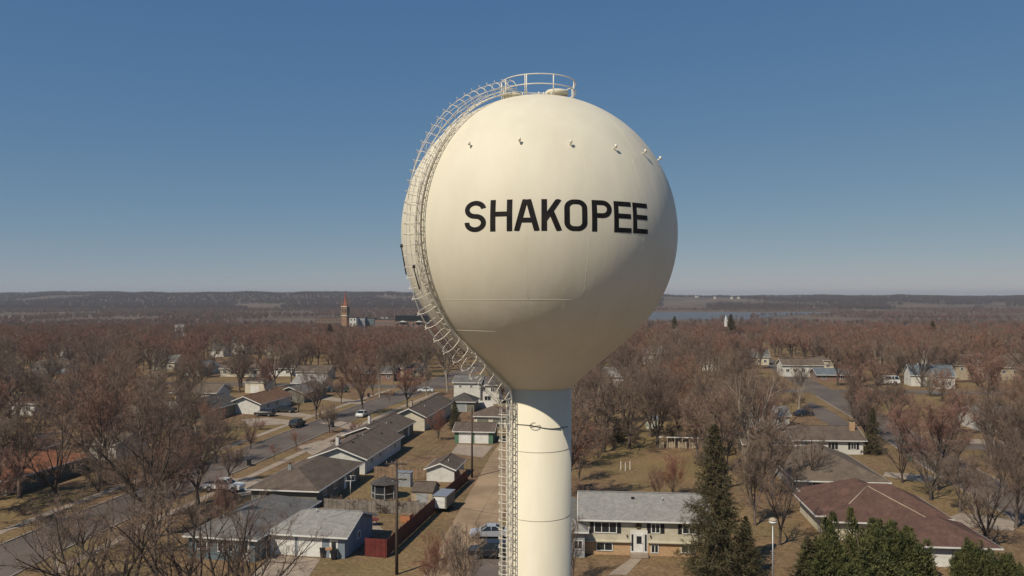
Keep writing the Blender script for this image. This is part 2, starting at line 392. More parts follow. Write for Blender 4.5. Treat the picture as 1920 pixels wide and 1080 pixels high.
# lettering laid on the curve of the tank
latT, _ = hit(940, 374.5); latB, _ = hit(940, 433.8)
LET = [('S', 871.5, 911.5), ('H', 919, 960.5), ('A', 963, 1012.5), ('K', 1015, 1054.5), ('O', 1058, 1101.5), ('P', 1110, 1147.5), ('E', 1151.5, 1184), ('E', 1187, 1214.5)]
def ribbon2(pts, w, closed=False):
    """stroke outline of a polyline in letter space, mitred"""
    n = len(pts); L = []; Rr = []
    for i, p in enumerate(pts):
        a = pts[(i - 1) % n] if (i or closed) else p; b = pts[(i + 1) % n] if (i < n - 1 or closed) else p
        d1 = (Vector(p) - Vector(a)); d2 = (Vector(b) - Vector(p))
        d1 = d1.normalized() if d1.length else d2.normalized(); d2 = d2.normalized() if d2.length else d1
        nn = Vector((-(d1 + d2).y, (d1 + d2).x)).normalized(); c = max(.35, nn.dot(Vector((-d1.y, d1.x))))
        L.append(Vector(p) + nn * w / 2 / c); Rr.append(Vector(p) - nn * w / 2 / c)
    return L, Rr
def arc(cx, cy, rx, ry, a0, a1, n=12): return [(cx + rx * math.cos(R(a0 + (a1 - a0) * k / n)), cy + ry * math.sin(R(a0 + (a1 - a0) * k / n))) for k in range(n + 1)]
def line(a, b, n=10): return [(a[0] + (b[0] - a[0]) * k / n, a[1] + (b[1] - a[1]) * k / n) for k in range(n + 1)]
def strokes(ch, W, w):
    h = w / 2; H = 1.45
    if ch == 'H': return [line((h, 0), (h, H)), line((W - h, 0), (W - h, H)), line((w, H * .545), (W - w, H * .545))]
    if ch == 'A': return [line((h * 1.05, 0), (W / 2 - h * .5, H - .002)), line((W - h * 1.05, 0), (W / 2 + h * .5, H - .002)), line((W * .27, H * .34), (W * .73, H * .34))]
    if ch == 'K': return [line((h, 0), (h, H)), line((w * .6, H * .36), (W - h * 1.1, H)), line((W * .46, H * .62), (W - h * 1.05, 0))]
    if ch == 'P': return [line((h, 0), (h, H)), line((w, H - h), (W - .42, H - h), 5) + arc(W - .42, H * .73 - .02, .42 - h, H * .27 - h + .02, 90, -90, 14)[1:] + line((W - .42, H * .46 + h - .04), (w, H * .46 + h - .04), 5)[1:]]
    if ch == 'E': return [line((h, 0), (h, H)), line((w, H - h), (W, H - h)), line((w, H * .53), (W * .97, H * .53)), line((w, h), (W, h))]
    if ch == 'O':
        r = .40; p = arc(W - h - (r - h) - .0, H - r, r - h, r - h, 0, 90, 8) + arc(r, H - r, r - h, r - h, 90, 180, 8) + line((h, H - r), (h, r), 6)[1:-1] + arc(r, r, r - h, r - h, 180, 270, 8) + arc(W - r, r, r - h, r - h, 270, 360, 8) + line((W - h, r), (W - h, H - r), 6)[1:-1]
        return [('c', p)]
    if ch == 'S':
        r1 = H * .25 + h / 2 ; ry = (H - w) / 4
        top = arc(W / 2, H - h - ry, W / 2 - h, ry, 5, 270, 26) if False else None
        pts = arc(W / 2, H - h - ry, W / 2 - h, ry, 8, 90, 8) + arc(W / 2, H - h - ry, W / 2 - h, ry, 90, 262, 16)[1:] + arc(W / 2, h + ry, W / 2 - h, ry, 82, -90, 16)[1:] + arc(W / 2, h + ry, W / 2 - h, ry, -90, -186, 9)[1:]
        return [pts]
lt = MB(); 
for ch, x0, x1 in LET:
    ym = 404 + (x0 - 900) * .03
    _, a0 = hit(x0, ym); _, a1 = hit(x1, ym)
    Wm = abs(R(a1 - a0)) * RS
    k = 0
    for st in strokes(ch, Wm, .225):
        closed = isinstance(st, tuple)
        pts = st[1] if closed else st
        L, Rr = ribbon2(pts, .225, closed)
        def P3(p):
            la_ = latB + (latT - latB) * min(1, max(0, p[1] / 1.45)) + 0.0
            return on(la_, a0 + (a1 - a0) * p[0] / Wm, RS + .005 + k * .0012)
        vs = []
        for i in range(len(L)):
            for q in range(5): vs.append(P3(L[i].lerp(Rr[i], q / 4)))
        m = len(L); fs = []
        for i in range(m if closed else m - 1):
            j = (i + 1) % m
            fs += [(i * 5 + q, i * 5 + q + 1, j * 5 + q + 1, j * 5 + q) for q in range(4)]
        lt.add(vs, fs); k += 1
lt.build('lettering', M['letter'], tank)
# little lifting lugs round the upper tank
for px, py in ((883, 274), (975, 267), (1069, 271), (1151, 279), (1205, 288), (1227, 300)):
    l, a = hit(px, py) if px < 1220 else (hit(1205, 288)[0] - 0, -71)
    lu = MB(); n = on(l, a, 1.0) - Vector((0, 0, ZC)); n.normalize()
    lu.tube([on(l, a, RS - .02), on(l, a, RS + .16)], .03, 6); lu.tube([on(l, a, RS + .15) + Vector((0, 0, .09)), on(l, a, RS + .15) - Vector((0, 0, .05))], .055, 6)
    lu.build('lug', M['steel'], tower)
# hatch, vent and rail ring at the top
TZ = ZC + RS
RR = 1.75
vent = MB().lathe([(.34, -.16), (.34, .16), (.52, .17), (.54, .21), (.54, .30), (.5, .35), (.3, .40), (.001, .42)], 32, (.83, -.45, TZ - .13)).build('roof_vent', M['cream'], tower)
mh = MB().lathe([(.40, -.12), (.40, .10), (.46, .11), (.47, .17), (.42, .2), (.001, .23)], 28, (-1.22, -.95, TZ - .27)).build('access_hatch', M['cream'], tower)
MB().tube([(-1.6, -.7, TZ - .1), (-1.62, -.7, TZ + .06), (-1.62, -1.0, TZ + .06), (-1.6, -1.0, TZ - .1)], .015, 6).build('hatch_handle', M['steel'], mh)
for dx in (0.0, .22, .34): MB().tube([(-.02 + dx, -.9, TZ - .08), (-.02 + dx, -.9, TZ + .08 - dx * .1)], .03, 6).build('vent_stub', M['steel'], tower)
MB().tube([(.52, -1.62, TZ - .26), (.52, -1.66, TZ - .14)], .03, 6).build('vent_stub', M['steel'], tower)
rg = MB()
zt, zm = TZ + .68, TZ + .24
for z in (zt, zm): rg.tube([bearing(a, RR, z) for a in np.linspace(0, 360, 60, endpoint=False)], .026, 8, closed=True)
for a in (62, 20, -20.5, -66, -112, -158, -205, -250, -278):
    zb = ZC + math.sqrt(RS * RS - RR * RR) - .03
    rg.tube([bearing(a, RR, zb), bearing(a, RR, zt)], .028, 8)
rg.tube([bearing(22.5, RR, zb), bearing(22.5, RR, zt)], .022, 8)
rg.build('guard_rail', M['steel'], tower)
# ladder with safety cage: follows the meridian down tank, cone and column
BL = 52.5
def ladprof():
    P = []
    for k in range(0, 241):
        l = 79 - (79 + 90 - LT) * k / 240; P.append((RS * math.cos(R(l)), ZC + RS * math.sin(R(l)), math.cos(R(l)), math.sin(R(l))))
    r0, z0 = P[-1][:2]
    for k in range(1, 60):
        t = k / 60; P.append((r0 + (rj - r0) * t, z0 + (zj - z0) * t, math.sin(R(LT)), -math.cos(R(LT))))
    for k in range(1, 14):                         # easing round the knuckle
        t = k / 14; a = R(-90 + LT + (90 - LT) * t); P.append((rj + (RC - rj) * t, zj - .5 * t, math.cos(a), math.sin(a)))
    for k in range(1, 200): P.append((RC, zj - .5 - (zj - .5 - 6.5) * k / 199, 1, 0))
    # resample by arc length at 0.1
    pts = [Vector(p[:2]) for p in P]; s = [0]
    for i in range(1, len(P)): s.append(s[-1] + (pts[i] - pts[i - 1]).length)
    out = []; i = 0
    for q in np.arange(0, s[-1], .1):
        while s[i + 1] < q: i += 1
        t = (q - s[i]) / (s[i + 1] - s[i]); a, b = P[i], P[i + 1]; out.append(tuple(a[j] + (b[j] - a[j]) * t for j in range(4)))
    return out
LP = ladprof(); tdir = Vector((-math.cos(R(BL)), math.sin(R(BL)), 0))      # sideways, away from the camera's right
def lad(i, off, lat):
    r, z, nr, nz = LP[i]
    return bearing(BL, r + nr * off, z + nz * off) + tdir * lat
NL = len(LP)
ld = empty('x', (0, 0, 0), 0, None, None)
bpy.data.objects.remove(ld)
ra = MB()
for sgn in (-1, 1): ra.tube([lad(i, .2, sgn * .21) for i in range(0, NL, 4)], .03, 6)
ru = ra
for i in range(2, NL, 3): ru.tube([lad(i, .2, -.21), lad(i, .2, .21)], .016, 4)
for i in range(6, NL, 24):
    for sgn in (-1, 1): ru.tube([lad(i, -.01, sgn * .21), lad(i, .2, sgn * .21)], .016, 4)
ladder = ra.build('ladder', M['steel'], tower)
cg = MB()
def depth(i): 
    
    r, z, nr, nz = LP[i]
    if nr > .999 and z < ZC - 4: return .70
    if nz < 0: return .74 + .3 * min(1, -nz / .5)
    return .74 + .12 * min(1, nz / .5) - .14 * max(0, (nz - .75) / .25)
def hoop(i, D, w):
    return [lad(i, .2, -.21), lad(i, .34, -w), lad(i, D - .25, -w), lad(i, D - .06, -w * .62), lad(i, D, -w * .2), lad(i, D, w * .2), lad(i, D - .06, w * .62), lad(i, D - .25, w), lad(i, .34, w), lad(i, .2, .21)]
hs = []; i = 3
while i < NL: hs.append(i); i += 6 if (LP[i][3] < -.35) else 4
strap = [[] for _ in range(5)]
for n_, i in enumerate(hs):
    nz = LP[i][3]; D = depth(i); wv = .37
    if nz > .992: continue
    cg.tube(hoop(i, D, wv), .016, 4)
    h = hoop(i, D, wv)
    for q, j in enumerate((1, 2, 4, 7, 8)): strap[q].append(h[j])
    if n_ % 1 == 0:                                # short spurs outside the hoops
        cg.tube([lad(i, D, -.05), lad(i, D + .13, 0), lad(i, D, .05)], .011, 4)
    if n_ % 3 == 0 and i + 12 < NL and nz > -.3:               # lacing
        D2 = depth(min(NL - 1, i + 12))
        cg.tube([lad(i, .34, -wv), lad(i + 12, D2 - .25, -wv)], .011, 4)
        if nz > .1: cg.tube([lad(i, D - .25, wv), lad(min(NL - 1, i + 8), .3, wv)], .011, 4)
for q in range(5): cg.tube(strap[q], .016, 4)
cg.build('safety_cage', M['steel'], ladder)
MB().tube([lad(i, .09, -.02) for i in range(40, NL, 4)], .045, 8).build('conduit', M['steel'], tower)
MB().tube([lad(i, .06, .36) for i in range(60, NL, 4)], .025, 6).build('conduit', M['steel'], tower)
# two slim dark antennas on the cage and a cable round the column
for px, py, ln in ((766, 466, 1.0), (797, 507, .8)):
    best = min(range(60, 170), key=lambda i: abs(((CAM_H - (TW + lad(i, .8, 0)).z) * F / (TW + lad(i, .8, 0)).y + HZ) - py))
    lat = .33 if px < 780 else -.4; j = min(NL - 1, best + int(ln * 10))
    an = MB(); an.tube([lad(best, .8, lat), lad(j, .8, lat)], .028, 6); an.tube([lad(best, .8, lat) + Vector((0, 0, .02)), lad(best, .8, lat) + Vector((0, 0, .16))], .06, 8)
    an.build('antenna', M['dark'], tower)
zc_ = CAM_H - (797 - HZ) * 35.95 / F
MB().tube([bearing(a, RC + .015, zc_ + .12 * math.sin(a * .09) * .3 + (38 - a) * -.0022) for a in np.linspace(44, -58, 40)], .015, 6).build('cable', M['cable'], tower)
MB().tube([bearing(8 + 9 * math.sin(t), RC + .03, zc_ - .03 + .17 * math.cos(t) * math.cos(t * .5)) for t in np.linspace(0, 9, 40)], .008, 4).build('cable', M['cable'], tower)
# ------------------------------------------------------------------ vegetation generator
def spawn(P, Rd, Ln, rg_, n, t0, t1, ang, ratio, rratio, up, wob, k=4, tp=1.0):
    """children of N polylines P (N,K,3); returns P, R, L of N*n children"""
    N, K, _ = P.shape
    t = rg_.uniform(t0, t1, (N, n)); t = (np.arange(n)[None, :] + rg_.uniform(0, 1, (N, n))) / n * (t1 - t0) + t0
    f = t * (K - 1); i = np.minimum(f.astype(int), K - 2); q = (f - i)[..., None]
    idx = np.arange(N)[:, None]
    A = P[idx, i]; B = P[idx, i + 1]; st = A + (B - A) * q
    d = B - A; d /= np.linalg.norm(d, axis=-1, keepdims=True) + 1e-9
    pr = Rd[idx, i] + (Rd[idx, i + 1] - Rd[idx, i]) * q[..., 0]
    rv = rg_.normal(size=d.shape); rv -= d * (rv * d).sum(-1, keepdims=True); rv /= np.linalg.norm(rv, axis=-1, keepdims=True) + 1e-9
    a = np.radians(rg_.uniform(ang[0], ang[1], (N, n)))[..., None]
    nd = d * np.cos(a) + rv * np.sin(a); nd[..., 2] += up; nd /= np.linalg.norm(nd, axis=-1, keepdims=True)
    L = Ln[:, None] * ratio * (1 - .45 * (t - t0) / max(1e-6, (t1 - t0)) * tp) * rg_.uniform(.7, 1.25, (N, n))
    st = st.reshape(-1, 3); nd = nd.reshape(-1, 3); L = L.ravel(); r0 = (pr * rratio).ravel()
    return grow(st, nd, L, r0, rg_, wob, up * .5, k)
def grow(st, nd, L, r0, rg_, wob, up, k=4, taper=.45):
    pts = [st]; d = nd
    for j in range(k - 1):
        d = d + rg_.normal(size=d.shape) * wob; d[:, 2] += up; d = d / np.linalg.norm(d, axis=-1, keepdims=True)
        pts.append(pts[-1] + d * (L / (k - 1))[:, None])
    P = np.stack(pts, 1); Rr = r0[:, None] * np.linspace(1, taper, k)[None, :]
    return P, Rr, L
def tubes(P, Rr, sides):
    """mesh arrays of N polylines as tapered tubes"""
    N, K, _ = P.shape
    T = np.empty_like(P); T[:, 1:-1] = P[:, 2:] - P[:, :-2]; T[:, 0] = P[:, 1] - P[:, 0]; T[:, -1] = P[:, -1] - P[:, -2]
    T /= np.linalg.norm(T, axis=-1, keepdims=True) + 1e-9
    ref = np.zeros((N, 1, 3)); ref[..., 0] = .83; ref[..., 1] = .55; ref = ref + np.zeros_like(P)
    U = ref - T * (ref * T).sum(-1, keepdims=True); U /= np.linalg.norm(U, axis=-1, keepdims=True) + 1e-9
    W = np.cross(T, U)
    a = np.arange(sides) * 2 * np.pi / sides
    V = P[:, :, None] + (U[:, :, None] * np.cos(a)[:, None] + W[:, :, None] * np.sin(a)[:, None]) * Rr[:, :, None, None]
    base = (np.arange(N) * K * sides)[:, None, None]; j = (np.arange(K - 1) * sides)[None, :, None]; s = np.arange(sides)[None, None, :]
    s2 = (s + 1) % sides
    Fc = np.stack([base + j + s, base + j + s2, base + j + sides + s2, base + j + sides + s], -1)
    return V.reshape(-1, 3), Fc.reshape(-1, 4)
def blades(P, wd, rg_, bend=True):
    """each twig a bent sliver: 2 quads collapsing to a tip, returned as quads"""
    N = len(P); A = P[:, 0]; B = P[:, P.shape[1] // 2]; D = P[:, -1]
    t = D - A; t /= np.linalg.norm(t, axis=-1, keepdims=True) + 1e-9
    rv = rg_.normal(size=t.shape); rv -= t * (rv * t).sum(-1, keepdims=True); rv /= np.linalg.norm(rv, axis=-1, keepdims=True) + 1e-9
    w_ = (wd * rg_.uniform(.7, 1.3, N))[:, None] * .5
    V = np.stack([A - rv * w_, A + rv * w_, B + rv * w_ * .75, B - rv * w_ * .75, D + rv * w_ * .3, D - rv * w_ * .3], 1).reshape(-1, 3)
    b = (np.arange(N) * 6)[:, None]
    Fc = np.concatenate([b + np.array([[0, 1, 2, 3]]), b + np.array([[3, 2, 4, 5]])])
    return V, Fc
def cat_(parts):
    V = []; Fc = []; o = 0
    for v, f in parts: V.append(v); Fc.append(f + o); o += len(v)
    return np.concatenate(V), np.concatenate(Fc)
def bare_tree(seed, H=13.0, trunk=2.6, nm=5, incl=(14, 42), n2=7, n3=7, n4=6, n5=7, tw=.016, bark='bark', twig='twig', r0=None, up=.10, tl=1.0):
    g = np.random.default_rng(seed); r0 = r0 or H * .021
    P0, R0, L0 = grow(np.array([[0, 0, -.15]]), np.array([[g.normal() * .04, g.normal() * .04, 1.0]]), np.array([trunk + .15]), np.array([r0]), g, .03, 0, 5, .8)
    R0[:, 0] *= 1.35
    st = []; nd = []; Ls = []; a0 = g.uniform(0, 6.28)
    for i in range(nm):
        a = a0 + i * 6.283 / nm + g.normal() * .25; inc = np.radians(g.uniform(*incl)) if i else np.radians(g.uniform(2, 14))
        z = .995 if i < 3 else g.uniform(.75, .97)
        p = P0[0, -1] * 1.0; p = P0[0, 3] + (P0[0, 4] - P0[0, 3]) * ((z - .75) / .25)
        st.append(p - np.array([0, 0, .05])); nd.append((np.cos(a) * np.sin(inc), np.sin(a) * np.sin(inc), np.cos(inc)))
        Ls.append((H - trunk) * g.uniform(.72, .86) * (1 - .1 * (np.degrees(inc) > 30)))
    P1, R1, L1 = grow(np.array(st), np.array(nd), np.array(Ls), np.full(nm, r0 * .55) * g.uniform(.8, 1.1, nm), g, .10, .045, 8, .22)
    P2, R2, L2 = spawn(P1, R1, L1, g, n2, .16, .97, (22, 52), .50, .62, up, .13, 6)
    P3, R3, L3 = spawn(P2, R2, L2, g, n3, .2, 1.0, (22, 55), .50, .62, up, .15, 4)
    P4, R4, L4 = spawn(P3, R3, L3, g, n4, .15, 1.0, (20, 55), .62 * tl, .6, up, .16, 3)
    P5, R5, L5 = spawn(P4, R4, L4, g, n5, .05, 1.0, (18, 50), .72, .6, up, .12, 3, tp=.6)
    R4 = np.maximum(R4, tw * .5)
    tv, tf = cat_([tubes(P0, R0, 9), tubes(P1, R1, 7), tubes(P2, R2, 5)])
    cv, cf = cat_([tubes(P3, np.maximum(R3, .012), 3), blades(P4, tw * 1.3, g), blades(P5, tw, g)])
    tm = np_mesh('trunk', tv, tf, M[bark], smooth=True); cm = np_mesh('crown', cv, cf, M[twig])
    return tm, cm
def spruce(seed, H=15, Rb=3.4, z0=1.2, dens=1.0, fol='needle', droop=-.1):
    g = np.random.default_rng(seed)
    P0, R0, _ = grow(np.array([[0, 0, -.1]]), np.array([[0, 0, 1.0]]), np.array([H]), np.array([H * .014]), g, .012, 0, 8, .08)
    n = int(H * 17 * dens); z = z0 + (H - z0) * (np.linspace(0, 1, n) ** 1.15); a = np.arange(n) * 2.4 + g.normal(size=n) * .3
    L = Rb * ((H - z) / (H - z0)) ** .8 * g.uniform(.6, 1.15, n) + .15
    inc = np.radians(72 + 18 * (1 - z / H) + g.normal(size=n) * 8)
    nd = np.stack([np.cos(a) * np.sin(inc), np.sin(a) * np.sin(inc), np.cos(inc)], 1)
    st = np.stack([np.interp(z, P0[0, :, 2], P0[0, :, 0]), np.interp(z, P0[0, :, 2], P0[0, :, 1]), z], 1)
    P1, R1, L1 = grow(st, nd, L, np.full(n, .035), g, .05, droop * .3, 6, .3); P1[:, -1, 2] += .12 * L
    P2, R2, L2 = spawn(P1, R1, L1, g, 9, .12, 1, (35, 65), .42, .5, -.12, .08, 4)
    A = np.concatenate([P1[:, 1:][:, ::1].reshape(-1, 3)]); del A
    P3, R3, L3 = spawn(P2, R2, np.maximum(L2, .25), g, 9, .0, 1, (25, 70), .5, .5, -.02, .1, 3, tp=.3)
    P4, R4, L4 = spawn(P1, R1, np.full(n, .5), g, 8, .5, 1, (20, 60), .6, .5, .0, .1, 3, tp=.2)
    tv, tf = cat_([tubes(P0, R0, 8), tubes(P1, R1, 3)])
    cv, cf = cat_([tubes(P2, np.full(P2.shape[:2], .012), 3), blades(P3, np.float64(.06), g), blades(P4, np.float64(.07), g)])
    return np_mesh('trunk', tv, tf, M['needle_trunk']), np_mesh('crown', cv, cf, M[fol])
def bushy(seed, rx=2.2, ry=2.0, h=2.6, n=15000, fol='juniper', size=.12):
    """dense evergreen built from leaf slivers in ascending plumes"""
    g = np.random.default_rng(seed); m = 46
    a = g.uniform(0, 6.283, m); rr = np.sqrt(g.uniform(0, 1, m)) * .8
    cx = np.cos(a) * rr * rx; cy = np.sin(a) * rr * ry; top = h * (1 - .5 * rr ** 2) * g.uniform(.5, 1.12, m)
    i = g.integers(0, m, n); t = g.uniform(0.05, 1, n) ** .7
    wd = (1 - t ** 3) * .62 + .06; aa = g.uniform(0, 6.283, n); q = g.uniform(.35, 1.12, n) * wd
    lean = 1 + .25 * t
    p = np.stack([cx[i] * lean + np.cos(aa) * q, cy[i] * lean + np.sin(aa) * q, t * top[i]], 1)
    d = np.stack([np.cos(aa) * .6, np.sin(aa) * .6, np.full(n, .8)], 1) + g.normal(size=(n, 3)) * .35
    P, Rr, L = grow(p, d / np.linalg.norm(d, axis=1, keepdims=True), np.full(n, size * 2.2), np.full(n, .01), g, .2, .1, 3)
    cv, cf = blades(P, np.float64(size * .6), g)
    P0, R0, _ = grow(np.zeros((5, 3)), np.array([[g.normal() * .5, g.normal() * .5, 1.0] for _ in range(5)]), np.full(5, h * .7), np.full(5, .07), g, .05, 0, 5)
    tv, tf = tubes(P0, R0, 6)
    return np_mesh('trunk', tv, tf, M['needle_trunk']), np_mesh('crown', cv, cf, M[fol])

KIND = {}
def kind(k, meshes): KIND[k] = meshes
for i in range(5):
    kind('maple%d' % i, bare_tree(100 + i, 12.5, 2.6, 6, (12, 40), 8, 7, 6, 7, .021))
for i in range(3):
    kind('fine%d' % i, bare_tree(200 + i, 13.5, 2.2, 5, (14, 38), 9, 8, 7, 7, .015, twig='twig_tan'))
for i in range(2):
    kind('pale%d' % i, bare_tree(300 + i, 14, 3.0, 5, (10, 30), 7, 6, 5, 6, .02, bark='bark_pale', twig='twig_tan'))
for i in range(3):
    kind('open%d' % i, bare_tree(350 + i, 14, 2.0, 6, (16, 44), 6, 5, 5, 5, .017, bark='bark_dark', twig='twig_tan', r0=.26))
kind('clump0', bare_tree(400, 6.5, .3, 9, (8, 34), 6, 6, 5, 5, .014, r0=.09, twig='twig'))
kind('clump1', bare_tree(401, 6.5, .3, 12, (6, 26), 6, 5, 5, 5, .014, r0=.07, twig='twig_red'))
kind('crab0', bare_tree(402, 4.6, 1.0, 6, (35, 65), 6, 6, 5, 5, .014, r0=.11, up=.02, twig='twig_red'))
kind('young0', bare_tree(403, 5.0, 1.4, 5, (15, 40), 6, 5, 4, 4, .011, r0=.06, twig='twig_red'))
kind('shrub0', bare_tree(404, 1.7, .1, 12, (15, 60), 5, 5, 4, 4, .012, r0=.03, twig='twig_tan'))
kind('spruce0', spruce(500, 15.8, 3.9, .9)); kind('spruce1', spruce(501, 8, 2.1, .5)); kind('juniper0', bushy(502, 3.4, 2.6, 4.4, 30000, size=.1)); kind('juniper1', bushy(503, 1.9, 1.7, 4.2, 13000))
LOW = {}
for i in range(3): LOW[i] = bare_tree(600 + i, 12.5, 2.4, 5, (12, 42), 6, 6, 5, 4, .05)

LOWB = {}
for i in range(2): LOWB[i] = bare_tree(650 + i, 12.5, 2.0, 5, (12, 42), 6, 6, 5, 4, .06, twig='twig_far')
def plant(name, k, x, y, s=1.0, rz=None, label='', cat='tree', group=None, sz=None, z=None):
    tm, cm = KIND[k]
    o = empty(name, (x, y, height(x, y) if z is None else z), rnd.uniform(0, 6.28) if rz is None else rz, label, cat, group)
    o.scale = (s, s, sz or s)
    link_mesh('trunk', tm, o); link_mesh('crown', cm, o)
    return o
# ------------------------------------------------------------------ streets, paths, alley
GR = 9.5                                              # bearing of the street grid, degrees right of +Y
def sheet(name, pts, z, m, kind='structure', sub=6.0):
    mb = MB(); mb.add([(p[0], p[1], z) for p in pts], [tuple(range(len(pts)))]); return mb.build(name, m, kind=kind)
def strip(name, line, w0, w1, z, m, thick=0.0):
    """band between offsets w0 and w1 (right positive) of a line of points"""
    L = [Vector((p[0], p[1], 0)) for p in line]; vs = []; n = len(L)
    for i, p in enumerate(L):
        d = (L[min(n - 1, i + 1)] - L[max(0, i - 1)]).normalized(); nn = Vector((d.y, -d.x, 0))
        vs += [p + nn * w0 + Vector((0, 0, z)), p + nn * w1 + Vector((0, 0, z))]
    fs = [(2 * i, 2 * i + 1, 2 * i + 3, 2 * i + 2) for i in range(n - 1)]
    mb = MB(); mb.add(vs, fs)
    if thick:
        k = len(vs); mb.add([v - Vector((0, 0, thick)) for v in vs] + vs, [])
        mb.f += [(2 * i, 2 * i + 2, 2 * i + 2 + k, 2 * i + k) for i in range(n - 1)] + [(2 * i + 1, 2 * i + 1 + k, 2 * i + 3 + k, 2 * i + 3) for i in range(n - 1)]
        mb.f += [(0, k, k + 1, 1), (2 * n - 2, 2 * n - 1, 2 * n - 1 + k, 2 * n - 2 + k)]; mb.sm += [False] * (2 * (n - 1) + 2)
    return mb.build(name, m, kind='structure')
LS = [(-55.2, 70), (-54.6, 86), (-52.4, 105), (-49.5, 122), (-47, 138), (-42.8, 165), (-38.5, 190), (-33.5, 215), (-27, 247), (-16, 300), (0, 390), (20, 500)]
RS_ = [(64, 60), (67.5, 100), (71.5, 128), (77, 155), (83, 185), (89, 220), (96, 262), (118, 390), (138, 500)]
strip('road', LS, -4.1, 4.1, .012, M['asphalt']); strip('road', RS_, -3.9, 3.9, .012, M['asphalt'])
X1 = [(-300, 275), (-120, 258), (-27, 247), (60, 239), (96, 236), (300, 214)]
strip('road', X1, -4.5, 4.5, .016, M['asphalt'])
X0 = [(-200, 86), (-120, 78), (-54, 70.5), (0, 63), (70, 55)]
strip('road', X0, -5, 5, .016, M['asphalt'])
XR = [(77, 152), (120, 146), (190, 136)]; strip('road', XR, -4, 4, .016, M['asphalt'])
def seg(L, y0, y1):
    out = []
    for y in np.arange(y0, y1 + .1, 4.0):
        for a, b in zip(L, L[1:]):
            if a[1] <= y <= b[1]: t = (y - a[1]) / (b[1] - a[1]); out.append((a[0] + (b[0] - a[0]) * t, float(y))); break
    return out
for L, o, a, b in ((LS, 4.1, 80, 236), (LS, -4.28, 80, 244), (RS_, 3.9, 64, 142), (RS_, -4.08, 64, 226), (RS_, 3.9, 160, 226), (LS, -4.28, 262, 380), (LS, 4.1, 258, 380)):
    strip('kerb', seg(L, a, b), o, o + .18, .13, M['kerb'], .15)
for L, o, a, b in ((LS, 7.2, 82, 236), (LS, -8.6, 84, 240)): strip('sidewalk', seg(L, a, b), o, o + 1.4, .035, M['concrete'], .04)
# corner radius at the bottom left
cpts = [(-50.5 + 4 - 4 * math.cos(t), 80.2 - 4 * math.sin(t)) for t in np.linspace(0, 1.5, 12)]
strip('kerb', cpts[::-1], -.1, .08, .13, M['kerb'], .15)
AL = [(-5.2, 66), (-6.0, 81), (-4.4, 100), (-2.6, 120), (-.6, 143), (3, 170), (8.5, 205), (15, 240)]
strip('alley', AL, -3.0, 2.9, .012, M['dirt'])
def apron(name, pts, m, z=.02): return sheet(name, [pg(*p)[:2] for p in pts], z, m)
sheet('driveway', [(-4.6, 78.5), (1.0, 78), (2.0, 93), (-3.2, 94)], .024, M['asphalt'])
apron('driveway', [(506, 1041), (601, 1048), (560, 1110), (440, 1110)], M['concrete'])
apron('driveway', [(455, 930), (400, 905), (468, 893), (540, 912)], M['concrete'])
apron('driveway', [(558, 838), (590, 856), (655, 833), (600, 826)], M['concrete'])
apron('driveway', [(598, 793), (640, 790), (700, 801), (670, 808)], M['concrete'], .02)
apron('driveway', [(452, 787), (470, 799), (540, 795), (560, 790), (500, 783)], M['concrete'])
apron('driveway', [(500, 775), (548, 782), (598, 781), (548, 771)], M['concrete'])
apron('driveway', [(600, 742), (600, 749), (672, 758), (690, 754)], M['concrete'])
apron('driveway', [(1655, 893), (1740, 905), (1765, 893), (1660, 885)], M['concrete'])
apron('driveway', [(1768, 975), (1790, 985), (1900, 996), (1910, 975), (1800, 962)], M['concrete'])
apron('driveway', [(1750, 822), (1750, 829), (1920, 835), (1920, 826)], M['concrete'])
apron('driveway', [(20, 820), (20, 827), (140, 812), (120, 806)], M['concrete'])
apron('driveway', [(1520, 753), (1560, 772), (1600, 800), (1560, 800), (1500, 765)], M['asphalt'])
apron('path', [(1184, 1046), (1205, 1046), (1175, 1078), (1140, 1078)], M['concrete'])
apron('patio', [(655, 968), (700, 975), (720, 995), (665, 990)], M['concrete'])
apron('patio', [(858, 833), (925, 836), (905, 858), (845, 850)], M['concrete'])

